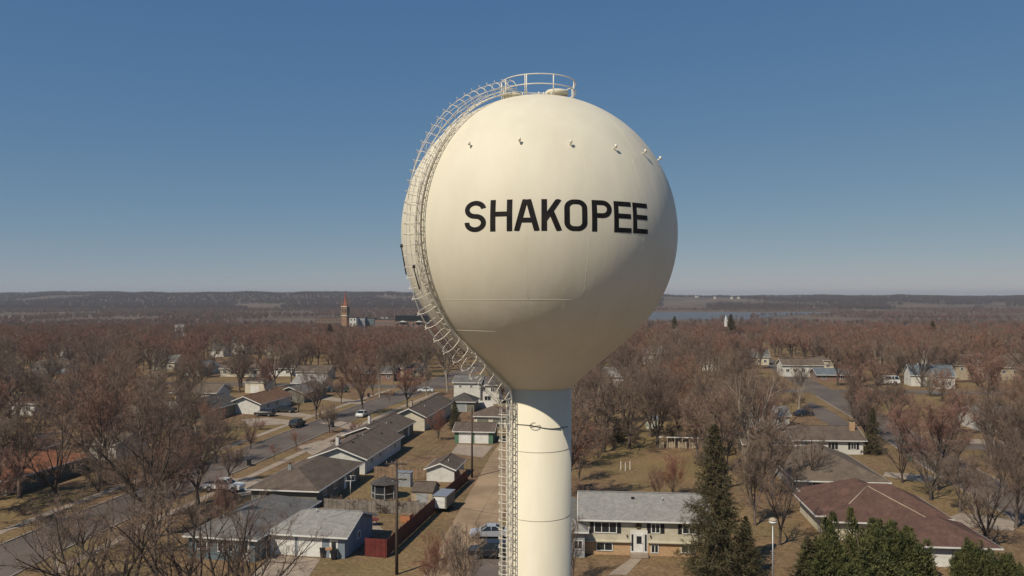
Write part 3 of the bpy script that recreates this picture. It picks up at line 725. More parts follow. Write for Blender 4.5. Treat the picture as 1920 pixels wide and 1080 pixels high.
# ------------------------------------------------------------------ houses
def opening(parent, side, u, z, w, h, L, W, fr='white', sash=1, kind='window', shut=None, off=0.0):
    """window, door or garage door on a wall; u = distance from the wall's left end seen from outside"""
    if side == 'S': o = Vector((-L / 2 + u, -W / 2 - off, z)); rz = 0
    elif side == 'N': o = Vector((L / 2 - u, W / 2 + off, z)); rz = math.pi
    elif side == 'E': o = Vector((L / 2 + off, -W / 2 + u, z)); rz = math.pi / 2
    else: o = Vector((-L / 2 - off, W / 2 - u, z)); rz = -math.pi / 2
    Mx = Matrix.Translation(o) @ Matrix.Rotation(rz, 4, 'Z')
    def bx(mb, cx, cz, sx, sz, y0, y1):
        b = MB().box((cx, (y0 + y1) / 2, cz), (sx, abs(y1 - y0), sz)); mb.add([Mx @ Vector(v) for v in b.v], b.f)
    if kind == 'window':
        f = MB(); t = .09
        bx(f, 0, t / 2, w, t, .02, -.07); bx(f, 0, h - t / 2, w, t, .02, -.06)
        for sx in (-1, 1): bx(f, sx * (w / 2 - t / 2), h / 2, t, h - 2 * t, .02, -.06)
        for k in range(1, sash + 1): bx(f, -w / 2 + w * k / (sash + 1), h / 2, t * .8, h - 2 * t, .02, -.05)
        fo = f.build('window', M[fr], parent)
        g = MB(); bx(g, 0, h / 2, w - .1, h - .1, .015, -.02); g.build('pane', M['glass'], fo)
        if shut:
            for sx in (-1, 1):
                q = MB(); bx(q, sx * (w / 2 + .24), h / 2, .4, h, .0, -.04); q.build('shutter', M[shut], fo)
        return fo
    if kind == 'garage':
        f = MB()
        for k in range(4): bx(f, 0, h * (k + .5) / 4, w - .02, h / 4 - .03, .02, -.035)
        bx(f, 0, h / 2, w - .04, h - .02, .0, -.015)
        fo = f.build('garage_door', M[fr], parent)
        q = MB()
        for sx in (-1, 1): bx(q, sx * (w / 2 + .06), h / 2, .12, h, .0, -.05)
        bx(q, 0, h + .07, w + .24, .14, .0, -.05); q.build('frame', M['white'], fo)
        return fo
    f = MB(); bx(f, 0, h / 2, w, h, .0, -.04); fo = f.build('door', M[fr], parent)
    q = MB(); bx(q, w * .36, h * .48, .06, .06, -.04, -.1); q.build('handle', M['dark'], fo)
    if sash:
        q = MB(); bx(q, 0, h * .66, w * .55, h * .4, -.03, -.055); q.build('pane', M['glass'], fo)
    return fo

def house(label, pos, rz, L, W, H, roof='gable', rise=1.5, over=.45, wall='s_white', rmat='roof_brown', ops=(), chim=None, trim='white', corner=None,
          name='house', cat='house', vents=0, group=None, base=None, valley=None, z=0.0, fascia=True):
    """pos = world position of the footprint centre, or of one corner ('SW','SE','NW','NE' in the house's own axes)"""
    rz = R(rz); c = Vector((pos[0], pos[1], z))
    if corner:
        s = Vector(((L / 2) * (1 if 'W' in corner else -1), (W / 2) * (1 if 'S' in corner else -1), 0)); s.rotate(Matrix.Rotation(rz, 3, 'Z')); c += s
    o = empty(name, c, rz, label, cat, group)
    mb = MB(); l, w_ = L / 2, W / 2
    if roof == 'gable':
        mb.prism([(-w_, 0), (w_, 0), (w_, H), (0, H + rise * w_ / (w_)), (-w_, H)], -l, l, 'x')
    elif roof == 'hipwest':
        mb.box((0, 0, H / 2), (L, W, H)); mb.prism([(-w_, H), (w_, H), (0, H + rise)], l - .2, l, 'x')
    else: mb.box((0, 0, H / 2), (L, W, H))
    wo = mb.build('wall', M[wall], o)
    if base: MB().box((0, 0, base[1] / 2), (L + .06, W + .06, base[1])).build('foundation', M[base[0]], wo)
    rf = MB(); t = .14; k = rise / w_; e = over; zo = H - e * k + .03
    if roof == 'gable':
        for s in (-1, 1):
            vs = [(x, s * y, zz) for x in (-l - e, l + e) for y, zz in ((w_ + e, zo), (0, H + rise + .03), (0, H + rise + .03 + t), (w_ + e, zo + t))]
            rf.add(vs, [(0, 1, 2, 3), (4, 7, 6, 5), (0, 3, 7, 4), (3, 2, 6, 7), (0, 4, 5, 1)])
        rf.box((0, 0, H + rise + .03 + t), (L + 2 * e, .3, .05))
    elif roof == 'hipwest':
        hx = l + e; hy = w_ + e; z0 = zo; z1 = H + rise + .03; hw = -l - e + 3.6
        A = [(-hx, -hy, z0), (hx, -hy, z0), (hx, hy, z0), (-hx, hy, z0), (hw, 0, z1), (hx, 0, z1)]
        rf.add([(x, y, zz + t) for x, y, zz in A] + A, [(0, 1, 5, 4), (2, 3, 4, 5), (3, 0, 4), (10, 11, 7, 6), (11, 10, 9, 8), (10, 6, 9), (0, 6, 7, 1), (2, 8, 9, 3), (3, 9, 6, 0), (1, 7, 11, 5), (5, 11, 8, 2)])
        rf.box(((hw + hx) / 2, 0, z1 + t), (hx - hw, .3, .05))
    elif roof == 'hip':
        r_ = max(0.05, l - w_) if l > w_ else .05
        rw = 0 if l >= w_ else w_ - l
        if rise / w_ * 1 and l < w_: k = rise / l; zo = H - e * k + .03
        hx = l + e; hy = w_ + e; z1 = H + rise + .03 + t; z0 = zo + t
        A = [(-hx, -hy, z0), (hx, -hy, z0), (hx, hy, z0), (-hx, hy, z0)]
        if l >= w_: B = [(-r_, 0, z1), (r_, 0, z1)]; fs = [(0, 1, 5, 4), (1, 2, 5), (2, 3, 4, 5), (3, 0, 4)]
        else: B = [(0, -rw, z1), (0, rw, z1)]; fs = [(0, 1, 4), (1, 2, 5, 4), (2, 3, 5), (3, 0, 4, 5)]
        rf.add(A + B, fs)
        rf.add([(x, y, zz - t) for x, y, zz in A] + A, [(3, 2, 1, 0), (0, 1, 5, 4), (1, 2, 6, 5), (2, 3, 7, 6), (3, 0, 4, 7)])
    ro = rf.build('roof', M[rmat], o)
    if fascia:
        fa = MB(); g = .03
        if roof in ('gable', 'hipwest'):
            for s in (-1, 1):
                fa.box((0, s * (w_ + e + g), zo + t * .3), (L + 2 * e + .1, .05, .17))
                for q in ((-1, 1) if roof == 'gable' else (1,)):
                    x = q * (l + e + g)
                    vs = [(x + dx, s * y, zz) for dx in (-.025, .025) for y, zz in ((w_ + e + .02, zo - .08), (0, H + rise - .06), (0, H + rise + .13), (w_ + e + .02, zo + .11))]
                    fa.add(vs, [(0, 1, 2, 3), (4, 7, 6, 5), (0, 3, 7, 4), (3, 2, 6, 7), (0, 4, 5, 1)])
        else:
            for s in (-1, 1):
                fa.box((0, s * (w_ + e + g), zo + t * .3), (L + 2 * e + .1, .05, .17)); fa.box((s * (l + e + g), 0, zo + t * .3), (.05, W + 2 * e, .17))
        fa.build('fascia', M[trim], ro)
    rv_ = random.Random(int(abs(c.x * 13 + c.y * 7)))
    for i in range(vents):
        u = rv_.uniform(-l * .7, l * .7) if roof == 'gable' else rv_.uniform(-1, 1) * max(.6, (l - w_) * .9)
        v = rv_.uniform(.12, .5) * w_ * (-1 if i % 2 == 0 else 1); zz = H + rise + t - abs(v) * k
        if i == 0: MB().tube([(u, v, zz - .1), (u, v, zz + .45)], .06, 8).build('vent_pipe', M['galv'], ro)
        else: MB().box((u, v, zz + .1), (.32, .32, .22)).build('roof_vent', M['dark'], ro)
    if chim:
        cx, cy, cw, ch, cm = chim
        co = MB().box((cx, cy, (H + ch) / 2), (cw, cw * .7, ch + H)).build('chimney', M[cm], ro)
        MB().box((cx, cy, H + ch + .05), (cw + .14, cw * .7 + .14, .12)).build('cap', M['concrete'], co) if False else MB().tube([(cx, cy, H + ch), (cx, cy, H + ch + .3)], .12, 8).build('flue', M['dark'], o)
    for p in ops:
        d = dict(fr='white', sash=1, kind='window', shut=None, off=0.0); d.update(p[5] if len(p) > 5 else {})
        if base and p[2] < base[1]: d['off'] = .031
        opening(o, p[0], p[1], p[2], p[3], p[4], L, W, **d)
    return o
G_ = dict(kind='garage'); D_ = dict(kind='door'); DS = dict(kind='door', sash=0)
def ew(n, L, z=1.0, w=1.2, h=1.1, side='S'):
    return [(side, L * (i + .6) / (n + .2), z, w, h) for i in range(n)]

# --- the two blocks left of the tower
p = pg(503, 1039)
house('grey shingled garage with two white overhead doors and a blue side wall', p, -10.5, 8.9, 8.4, 2.45, 'hipwest', 1.45, .45, 's_blue', 'roof_light',
      [('S', 1.75, .03, 2.6, 2.1, G_), ('S', 4.9, .03, 2.6, 2.1, G_), ('S', 7.65, .03, .95, 2.05, D_), ('E', 4, 1.0, 1.0, .9)], corner='SW', name='garage', cat='garage', vents=1)
p = pg(362, 1046)
house('teal sided house with large grey hip roof behind the foreground bare trees', (p[0] - .5, p[1]), -10.5, 7.8, 15.5, 2.55, 'hip', 1.5, .45, 's_teal', 'roof_grey',
      [('S', 1.6, 1.0, 1.3, 1.1), ('S', 4.4, .9, 1.9, 1.3, dict(sash=2)), ('S', 6.7, .05, .95, 2.05, D_), ('E', 9, 1, 1.2, 1), ('E', 12.5, 1, 1.2, 1)], corner='SW', vents=3)
p = pg(600, 919, 2.6); c0 = (p[0] - .6, p[1] + .5)
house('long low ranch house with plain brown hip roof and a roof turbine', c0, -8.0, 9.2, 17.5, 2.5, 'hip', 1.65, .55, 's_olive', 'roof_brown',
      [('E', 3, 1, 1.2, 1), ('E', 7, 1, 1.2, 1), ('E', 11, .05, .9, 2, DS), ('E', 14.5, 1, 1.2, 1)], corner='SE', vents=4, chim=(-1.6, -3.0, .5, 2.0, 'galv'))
p = pg(689, 860, 2.6)
house('long ranch house with wide white gable end and brown ridge roof', (p[0] - .5, p[1] + .5), 82, 20.5, 8.7, 2.55, 'gable', 1.6, .55, 's_white', 'roof_brown',
      [('S', 3.5, 1.1, 1.1, .9), ('S', 8.0, 1.1, 1.1, .9), ('S', 13, .05, .9, 2, DS), ('S', 16.6, 1.1, 1.3, .9), ('W', 3.0, .9, .9, 1.0)], corner='SW', vents=5, chim=(-5.5, 1.9, .7, 2.3, 's_white'))
p = pg(730, 817, 2.6)
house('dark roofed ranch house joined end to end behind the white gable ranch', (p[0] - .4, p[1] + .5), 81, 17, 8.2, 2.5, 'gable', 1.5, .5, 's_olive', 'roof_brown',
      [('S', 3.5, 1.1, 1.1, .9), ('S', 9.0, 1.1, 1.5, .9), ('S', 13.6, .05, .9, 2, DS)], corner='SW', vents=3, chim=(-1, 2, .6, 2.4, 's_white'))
p = pg(796, 808)
house('cream gabled house behind the dark roofed ranch, nearest the red stemmed trees', p, 81, 24, 6.6, 3.1, 'gable', 1.5, .6, 's_cream', 'roof_brown',
      [('W', 2.0, 1.2, 1, 1), ('S', 5, 1.1, 1.2, 1)], corner='SW', vents=2, chim=(-7, 1, .7, 2.4, 's_tan'))
p = pg(851, 757)
house('tall two storey white house with two small attic windows and a row of lower windows', (p[0], p[1]), -7, 7.0, 9, 5.6, 'gable', 1.3, .4, 's_white', 'roof_grey',
      [('S', 1.7, 4.2, .7, .8), ('S', 4.6, 4.2, .7, .8)], corner='SW', vents=1)
p = pg(896, 757)
house('white two storey wing with paired windows just left of the tower column', (p[0], p[1]), -7, 5.6, 8, 5.0, 'gable', 1.6, .4, 's_white', 'roof_grey',
      [('S', 1.6, 3.2, 1.0, 1.2), ('S', 3.9, 3.2, 1.0, 1.2), ('S', 2.6, .9, 1.8, 1.2)], corner='SW', vents=1)
p = pg(842, 772)
house('small garage with nearly black hip roof in front of the two storey white house', (p[0], p[1]), -7, 6.2, 6.5, 2.6, 'hip', 1.6, .4, 's_olive', 'roof_dark', [('S', 3, .05, 2.4, 2, dict(kind='garage', fr='s_grey'))], corner='SW', name='garage', cat='garage')
p = pg(889, 802)
house('brown roofed double garage with two dark doors behind the green garage', (p[0], p[1]), -8, 7.2, 6.5, 2.6, 'hip', 1.5, .4, 's_cream', 'roof_brown',
      [('S', 1.9, .03, 2.5, 2.0, dict(kind='garage', fr='s_olive')), ('S', 5.3, .03, 2.5, 2.0, dict(kind='garage', fr='s_olive'))], corner='SW', name='garage', cat='garage')
p = pg(852.6, 831)
house('green garage with two white overhead doors and brown roof beside the alley', p, -6, 7.4, 6.4, 2.35, 'gable', 1.1, .4, 'green_paint', 'roof_brown',
      [('S', 2.15, .03, 2.45, 2.0, G_), ('S', 5.2, .03, 2.45, 2.0, G_)], corner='SW', name='garage', cat='garage')
house('small white gabled shed with brown roof behind the brown board fence', (-10.4, 124.9), 81.5, 7.0, 4.3, 1.95, 'gable', .85, .35, 's_white', 'roof_brown', [], corner=None, name='shed', cat='shed', vents=1)
p = pg(772, 946)
house('small wooden shed with brown pitched roof and pale doors inside the fenced yard', p, -10, 2.9, 3.6, 1.75, 'gable', .9, .12, 's_tan', 'roof_brown', [('S', 1.45, .03, 1.5, 1.5, dict(kind='door', fr='s_grey', sash=0))], corner='SW', name='shed', cat='shed', fascia=False)
p = pg(743, 913)
o = empty('storage_locker', (p[0] + 1.1, p[1] + .6, 0), R(-10), 'upright grey ribbed metal storage locker against the brown board fence', 'shed')
mb = MB().box((0, 0, 1.05), (2.3, 1.3, 2.1))
for i in range(11): mb.box((-1.08 + i * .216, -.665, 1.05), (.05, .035, 2.05))
mb.build('body', M['s_grey'], o); MB().box((0, 0, 2.14), (2.45, 1.45, .07)).build('lid', M['galv'], o); MB().box((.08, -.7, 1.1), (.04, .05, .3)).build('handle', M['dark'], o)
# cargo trailer beyond the fence
p = pg(814, 962)
o = empty('cargo_trailer', (p[0] + 1.1, p[1] + 2.0, 0), R(-13), 'boxy cargo trailer with pale grey roof, parked in the alley against the fence', 'trailer')
bd = MB().box((0, 0, 1.35), (1.9, 3.8, 1.6)).build('body', M['s_olive'], o); MB().box((0, 0, 2.18), (2.0, 3.9, .08)).build('roof', M['galv'], o)
MB().box((0, -1.925, 1.32), (1.5, .05, 1.4)).build('door', M['white'], o)
for s in (-1, 1):
    for y in (-.4, .45): MB().tube([(s * .93, y, .33), (s * 1.1, y, .33)], .33, 14).build('wheel', M['rubber'], o)
MB().box((0, -2.3, .5), (.12, .9, .1)).build('drawbar', M['dark'], o)
# gazebo
p = pg(718, 938)
o = empty('gazebo', (p[0], p[1] + 1.6, 0), R(8), 'dark roofed screened gazebo with white posts in the fenced yard', 'gazebo')
gz = MB(); rr = 2.05
gz.lathe([(rr, 2.05), (rr + .12, 2.12), (.25, 2.95), (.001, 3.15)], 8, smooth=False); gz.build('roof', M['roof_dark'], o)
for k in range(8):
    a = math.pi / 4 * k; x, y = (rr - .22) * math.cos(a), (rr - .22) * math.sin(a); MB().box((x, y, 1.02), (.12, .12, 2.04), a).build('post', M['s_grey'], o)
gl = MB(); gl.lathe([(rr - .26, .1), (rr - .26, 2.0)], 8, smooth=False); gl.build('screen', M['glass'], o)
MB().lathe([(rr - .1, 0), (rr - .1, .12)], 8, smooth=False).build('floor', M['wood_grey'], o)
MB().lathe([(rr - .2, .75), (rr - .2, .85)], 8, smooth=False).build('railing', M['s_grey'], o)

# --- fences
def fence(name, label, a, b, h, m, post=2.4, zb=.05, t=.05, cat='fence', steps=0, gap=0.02):
    a = Vector((a[0], a[1], 0)); b = Vector((b[0], b[1], 0)); d = b - a; L = d.length; rz = math.atan2(d.y, d.x)
    o = empty(name, a, rz, label, cat); mb = MB(); x = 0; r_ = random.Random(int(L * 100))
    while x < L - .05:
        hh = h + r_.uniform(-.03, .03); mb.box((x + .075, r_.uniform(-.012, .012), zb + hh / 2), (.15 - gap, .03, hh)); x += .15
    mb.box((L / 2, .04, h * .25), (L, .04, .09)); mb.box((L / 2, .04, h * .85), (L, .04, .09)); mb.build('board_panel', M[m], o)
    for k in range(int(L / post) + 1): MB().box((min(L - .05, k * post + .05), .1, h / 2 + .05), (.1, .1, h + .1)).build('post', M[m], o)
    return o
fence('fence', 'brown vertical board fence crossing behind the gazebo yard', pg(701, 896), pg(876, 903), 1.75, 'wood')
A = pg(877, 903); B = pg(725, 1045.5)
fence('fence', 'long reddish brown board fence running beside the alley, colour darkened for its shaded side', (B[0], B[1]), (A[0], A[1]), 1.9, 'wood_red_shaded')
fence('fence', 'short bright red board fence closing the corner by the grey garage', pg(684, 1043), (B[0] - .05, B[1] - .1), 1.95, 'wood_red')
fence('fence', 'weathered grey board fence overgrown with brush between two yards', pg(607, 958), pg(800, 966), 1.6, 'wood_grey')
# white vinyl fence
a = pg(857, 763); b = pg(925, 765)
fence('fence', 'bright white vinyl fence in front of the two storey white house', a, b, 1.7, 'white', gap=0.0)
# low white garden wall right of the tower
a, b = pg(1237, 840), pg(1322, 842)
o = empty('garden_shelter', (a[0], a[1], 0), math.atan2(b[1] - a[1], b[0] - a[0]), 'long low pergola frame with pale boards behind the split level house', 'pergola')
Ln = (b - a).length
for k in range(7): MB().box((Ln * k / 6, 0, 1.0), (.12, .12, 2.0)).build('post', M['s_tan'], o)
MB().box((Ln / 2, 0, 2.05), (Ln + .3, .18, .16)).build('beam', M['white'], o)
mb = MB()
for k in range(20):
    if k % 5 != 2: mb.box((Ln * (k + .5) / 20, .1, .6), (Ln / 20 * .8, .04, .9 + .2 * (k % 3)))
mb.build('board_panel', M['s_tan'], o)
def stakes(n, x0, x1, y, lab):
    for k in range(n):
        q = pg(x0 + (x1 - x0) * k / max(1, n - 1), y + (k % 2) * 2)
        o = MB().box((0, 0, .7), (.1, .1, 1.4)).build('garden_post', M['white']); o.location = q; tag(o, lab, 'post', 'white garden posts')
stakes(3, 1164, 1181, 881, 'one of three short white posts at the edge of the lawn by the long pergola')

# --- split level house right of the column
p = pg(1091.5, 1038)
o = house('split level house, cream siding over tan brick, white front door, grey roof', p, -5.2, 13.6, 8.4, 3.95, 'gable', 1.75, .5, 's_lightcream', 'roof_light',
      [('S', 2.55, 2.35, 2.5, 1.25, dict(sash=2, shut='dark')), ('S', 8.0, 2.45, 1.0, 1.1, dict(shut='dark')), ('S', 2.45, .42, 1.8, .95, dict(off=.08)), ('S', 7.9, .3, .85, .95, dict(off=.08)), ('S', 11.5, .42, 1.6, .85, dict(off=.08)), ('S', 11.6, 2.45, 1.5, 1.1, dict(shut='dark'))],
      corner='SW', vents=4, name='house')
for x0, x1 in ((0, 5.25), (7.15, 13.6)):
    MB().box((-6.8 + (x0 + x1) / 2, -4.2 - .02, .72), (x1 - x0, .1, 1.44)).build('brick_base', M['brick_tan'], o)
    MB().box((-6.8 + (x0 + x1) / 2, -4.2 - .16, 1.5), (x1 - x0, .42, .1)).build('brick_ledge', M['s_lightcream'], o)
d = opening(o, 'S', 6.2, .35, 1.0, 2.05, 13.6, 8.4, kind='door', off=.06)
MB().box((-6.8 + 6.2, -4.23, 1.5), (1.85, .05, 2.5)).build('door_frame', M['white'], o)
for s in (-1, 1): MB().box((-6.8 + 6.2 + s * .72, -4.275, 1.4), (.2, .03, 1.8)).build('sidelight', M['glass'], o)
MB().lathe([(.26, -.03), (.34, 0), (.26, .03)], 16).build('wreath', M['needle'], o).matrix_local = Matrix.Translation((-.65, -4.26, 3.2)) @ Matrix.Rotation(R(90), 4, 'X')
for k in range(2): MB().box((-.6, -4.75 - k * .3, .26 - k * .13), (1.9, .9 - k * .25, .14)).build('step', M['concrete'], o)
for u in (4.9, 7.45): MB().tube([(-6.8 + u, -4.32, 2.0), (-6.8 + u, -4.32, 2.25)], .06, 8).build('wall_lamp', M['dark'], o)
p = pg(1068, 1042)
house('grey roofed low wing half hidden behind the tower column', (p[0] - 4, p[1] - .2), -5.2, 5.6, 11.5, 3.0, 'hip', 1.6, .4, 's_grey', 'roof_light', [('S', 4.9, .9, 1.0, 1.0)], corner='SW')
# --- the houses along the street on the right
p = pg(1672, 902, 2.6)
house('brown hip roofed house between the chimney house and the red roofed house', (p[0] - .6, p[1] + .6), -6, 11.8, 19, 2.5, 'hip', 2.6, .6, 's_grey', 'roof_tan',
      [('S', 7.5, .9, 1.3, 1.2, dict(fr='dark')), ('S', 3, .9, 2.2, 1.2)], corner='SE', vents=2)
hr = house('sprawling house with dull red roof, pale ridge lines and a lower front wing', (44.4, 99.2), -6, 14.2, 9.5, 2.5, 'hip', 2.4, .7, 's_cream', 'roof_red',
      [('E', 3, .05, 2.5, 2.0, G_)], vents=0)
def wing(parent, cx, cy, L, W, H, rise, wall, rm, ops=(), rz=0):
    h = house('x', (0, 0), 0, L, W, H, 'hip', rise, .6, wall, rm, ops)
    for ch in list(h.children):
        ch.parent = parent; ch.matrix_local = Matrix.Translation((cx, cy, 0)) @ Matrix.Rotation(R(rz), 4, 'Z')
    bpy.data.objects.remove(h)
wing(hr, -.8, .2, 10.5, 15, 2.46, 2.5, 's_cream', 'roof_red')
wing(hr, 3.4, -11.6, 8.0, 8.2, 2.42, 1.6, 's_white', 'roof_red', [('S', 2.4, .03, 2.6, 2.05, G_), ('S', 6.0, .03, 2.6, 2.05, G_)])
for x0, y0, z0, x1, y1, z1 in ((-.85, -2.05, 5.15, -3.9, -5.1, 3.68),(-.75, -2.05, 5.15, 5.0, -7.8, 2.4)): MB().tube([(x0, y0, z0), (x1, y1, z1)], .06, 5).build('lit_hip_edge', M['s_tan'], hr)  # pale tan strips stand in for sunlight on the front hip edges
p = pg(1484, 851)
house('brown roofed ranch house with broad tan brick chimney at its right end', (p[0], p[1]), -3, 12.6, 9, 2.6, 'gable', 1.7, .5, 's_white', 'roof_brown',
      [('S', 3, .9, 1.4, 1.2), ('S', 7.3, .8, 1.9, 1.4, dict(sash=2)), ('S', 10.9, .9, 1.0, 1.2, dict(shut='dark'))], corner='SW', chim=(5.4, -1.6, .85, 2.7, 'brick_tan'))
p = pg(1212, 804)
house('little pale green gabled playhouse on the lawn beyond the tower', (p[0], p[1]), -5, 2.4, 2.6, 1.8, 'gable', .8, .12, 's_palegreen', 'roof_slate', [('S', 1.2, .3, .8, 1.2, DS)], corner='SW', name='playhouse', cat='playhouse', fascia=False)

# --- left side houses
p = pg(5, 924)
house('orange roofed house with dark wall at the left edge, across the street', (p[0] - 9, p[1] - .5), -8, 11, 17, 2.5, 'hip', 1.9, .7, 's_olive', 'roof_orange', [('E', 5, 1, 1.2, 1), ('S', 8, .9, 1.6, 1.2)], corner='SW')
p = pg(166, 861)
house('white gable fronted house behind bare trees, across the street from the orange roof', (p[0], p[1]), -9, 5.2, 9, 2.7, 'gable', 1.2, .35, 's_white', 'roof_tan', [('S', 2.6, 1, 1.4, 1.1)], corner='SW')
house('house with dull red brown roof behind the orange roofed house at the left edge', (-88, 137), 0, 16, 10, 2.5, 'hip', 1.8, .5, 's_tan', 'roof_red', ew(3, 16))
p = pg(489, 777)
house('rust roofed ranch house with bright white gable end and two vehicles in its drive', (p[0] - .2, p[1]), 80.5, 17, 8, 2.6, 'gable', 1.6, .6, 's_white', 'roof_rust', [('S', 4, 1, 1.1, 1), ('S', 9, 1, 1.1, 1), ('S', 13, .05, .9, 2, DS)], corner='SW', vents=2, chim=(2, 0, .6, 2.2, 's_tan'))
p = pg(520, 768)
house('grey roofed ranch house next beyond the rust roofed one', (p[0] + 3.5, p[1] + 12), 80.5, 15, 8, 2.6, 'gable', 1.5, .5, 's_olive', 'roof_grey', [('W', 4, .6, 1.8, 1.4)], corner='SW', vents=2)
p = pg(470, 792)
house('dark roofed house with a shaded side wall, left of the white gable end', (p[0] - 10, p[1] + 1), 80.5, 15, 9.5, 2.6, 'gable', 1.8, .5, 's_olive', 'roof_dark', [('S', 5, 1, 1.1, 1)], corner='SW', vents=2)
p = pg(320, 757)
house('small mustard yellow house among bare trees', (p[0], p[1]), -8, 7, 8, 3.0, 'gable', 1.5, .4, 's_yellow', 'roof_tan', [('S', 2, 1, 1.1, 1.1), ('S', 5, 1, 1.1, 1.1)], corner='SW')
p = pg(362, 757)
house('white gabled garage right of the mustard yellow house', (p[0], p[1]), -8, 6.4, 7.5, 3.0, 'gable', 1.8, .4, 's_white', 'roof_tan', [('S', 3.2, .05, 2.4, 2.1, dict(kind='garage', fr='s_cream'))], corner='SW', name='garage', cat='garage')
p = pg(375, 705)
house('pale green gabled house with green roof, right of a long cream ranch', (p[0], p[1]), 78, 12, 7, 2.9, 'gable', 1.6, .4, 's_palegreen', 'roof_slate', [('W', 3.5, 1, 1.4, 1.2)], corner='SW')
p = pg(413, 706)
house('long cream ranch with tan roof and porch posts behind the big bare maple', (p[0], p[1]), -8, 14.5, 8, 2.8, 'gable', 1.6, .4, 's_cream', 'roof_tan', ew(5, 14.5, 1, 1.3, 1.1), corner='SW')
p = pg(335, 702)
house('low cream house with tan roof at the left of the pale green gabled house', (p[0], p[1]), -8, 10.5, 7, 2.6, 'gable', 1.4, .4, 's_cream', 'roof_tan', ew(3, 10.5), corner='SW')
p = pg(395, 669)
house('small white cottage with steep gable and one front window', (p[0], p[1]), -8, 6.4, 7, 3.4, 'gable', 2.8, .3, 's_white', 'roof_dark', [('S', 3.2, 1.2, 1.5, 1.6)], corner='SW')
p = pg(434, 664)
house('two storey pale house with blue grey roof above the white cottage', (p[0], p[1]), -8, 8, 8, 6.0, 'gable', 2.4, .3, 's_white', 'roof_slate', ew(3, 8, 3.8) + ew(2, 8, 1), corner='SW')
p = pg(330, 633)
house('white steep roofed house far off in the red brown trees', (p[0], p[1]), 30, 5, 6, 4.5, 'gable', 4.0, .3, 's_white', 'roof_light', ew(2, 10, 2), corner='SW')
p = pg(440, 737); house('pale yellow boxy garage at the foot of the tall maple', (p[0] + 3.0, p[1]), -8, 6, 6, 3.2, 'gable', .8, .2, 's_cream', 'roof_tan', [('S', 3, .05, 2.4, 2, G_)], corner='SW', name='garage', cat='garage')
p = pg(160, 798)
house('low white house behind the leftmost maples, half hidden', (p[0], p[1]), -8, 15, 7, 2.6, 'gable', 1.3, .4, 's_white', 'roof_brown', ew(4, 15), corner='SW')
p = pg(255, 788)
house('white carport building with slatted front, right of the half hidden low white house', (p[0], p[1]), -8, 8, 7, 2.6, 'gable', 1.2, .4, 's_white', 'roof_light', [('S', 2, .05, 2.3, 2.1, G_), ('S', 6, .05, 2.3, 2.1, G_)], corner='SW', name='garage', cat='garage')
p = pg(22, 778)
house('white walled house at the far left margin behind a bare maple', (p[0], p[1]), -8, 6, 8, 2.8, 'gable', 1.5, .4, 's_white', 'roof_tan', ew(2, 6), corner='SW')
p = pg(560, 712)
house('white house with long garage front behind the street maples', (p[0] - 1, p[1]), -6, 11, 8, 2.8, 'gable', 1.7, .4, 's_white', 'roof_tan', [('S', 3, .05, 4.6, 2.1, G_), ('S', 8.4, 1, 1.4, 1.1)], corner='SW')
p = pg(487, 705)
house('low white house glimpsed between two maple trunks', (p[0] - 1, p[1]), -6, 13, 8, 2.8, 'gable', 1.6, .4, 's_white', 'roof_brown', ew(4, 13), corner='SW')
p = pg(555, 736)
house('cream gabled house at the street corner, left of the green pickup', (p[0] - 1, p[1]), -10, 9, 8, 2.8, 'gable', 1.7, .4, 's_cream', 'roof_light', ew(3, 9), corner='SW')
p = pg(668, 714)
house('low red brick house behind the tallest street maple', (p[0] - 1, p[1]), -6, 14, 8, 2.7, 'gable', 1.6, .4, 'brick_red', 'roof_grey', ew(4, 14), corner='SW')
p = pg(505, 672)
house('small cream gabled house in the middle of the red maples', (p[0] - 1, p[1]), -6, 8, 8, 3.6, 'gable', 2.4, .4, 's_cream', 'roof_brown', ew(2, 8), corner='SW')
p = pg(730, 705)
house('tan house low behind the white stemmed tree clump', (p[0] - 1, p[1]), -6, 12, 8, 2.7, 'gable', 1.6, .4, 's_tan', 'roof_brown', ew(4, 12), corner='SW')
# --- right side houses farther off
p = pg(1468, 706)
house('white two part house behind the pale branched tree', (p[0], p[1]), -4, 14, 8, 4.0, 'gable', 1.8, .4, 's_white', 'roof_tan', ew(5, 14, 1.6), corner='SW')
p = pg(1522, 697)
house('cream flat fronted garage behind the slate green roof', (p[0], p[1]), -4, 8, 7, 4.2, 'hip', 1.0, .3, 's_cream', 'roof_tan', ew(2, 8, 1.8), corner='SW', name='garage', cat='garage')
p = pg(1533, 716)
house('low red brick house with slate green roof above the side street', (p[0], p[1]), -4, 11, 8, 2.4, 'gable', 1.6, .5, 'brick_red', 'roof_slate', [('S', 2, .9, 1.3, 1.1), ('S', 8, .9, 1.6, 1.1)], corner='SW')
p = pg(1708, 724)
house('white steep gabled cottage with slate roof running right', (p[0], p[1]), -5, 13, 5.4, 3.6, 'gable', 2.8, .3, 's_white', 'roof_slate', [('W', 2.7, 1.4, .9, 1.2), ('S', 9, 1, 1.2, 1.3)], corner='SW', chim=(-3.0, .5, .6, 3.4, 's_white'))
p = pg(1757, 729)
house('white gable fronted house with arched dark window right of the slate cottage', (p[0], p[1]), -5, 5.2, 9, 3.8, 'gable', 2.6, .3, 's_white', 'roof_slate', [('S', 1.7, 1, .9, 1.4), ('S', 3.7, 1, .9, 1.4)], corner='SW')
p = pg(1790, 712)
house('tall tan gabled house with brick wing under the round yellowish tree', (p[0], p[1]), -5, 8, 10, 5.0, 'gable', 3.2, .3, 's_tan', 'roof_tan', [('S', 2.4, 3, 1.0, 1.3), ('S', 5.6, 3, 1, 1.3)], corner='SW')
p = pg(1828, 712)
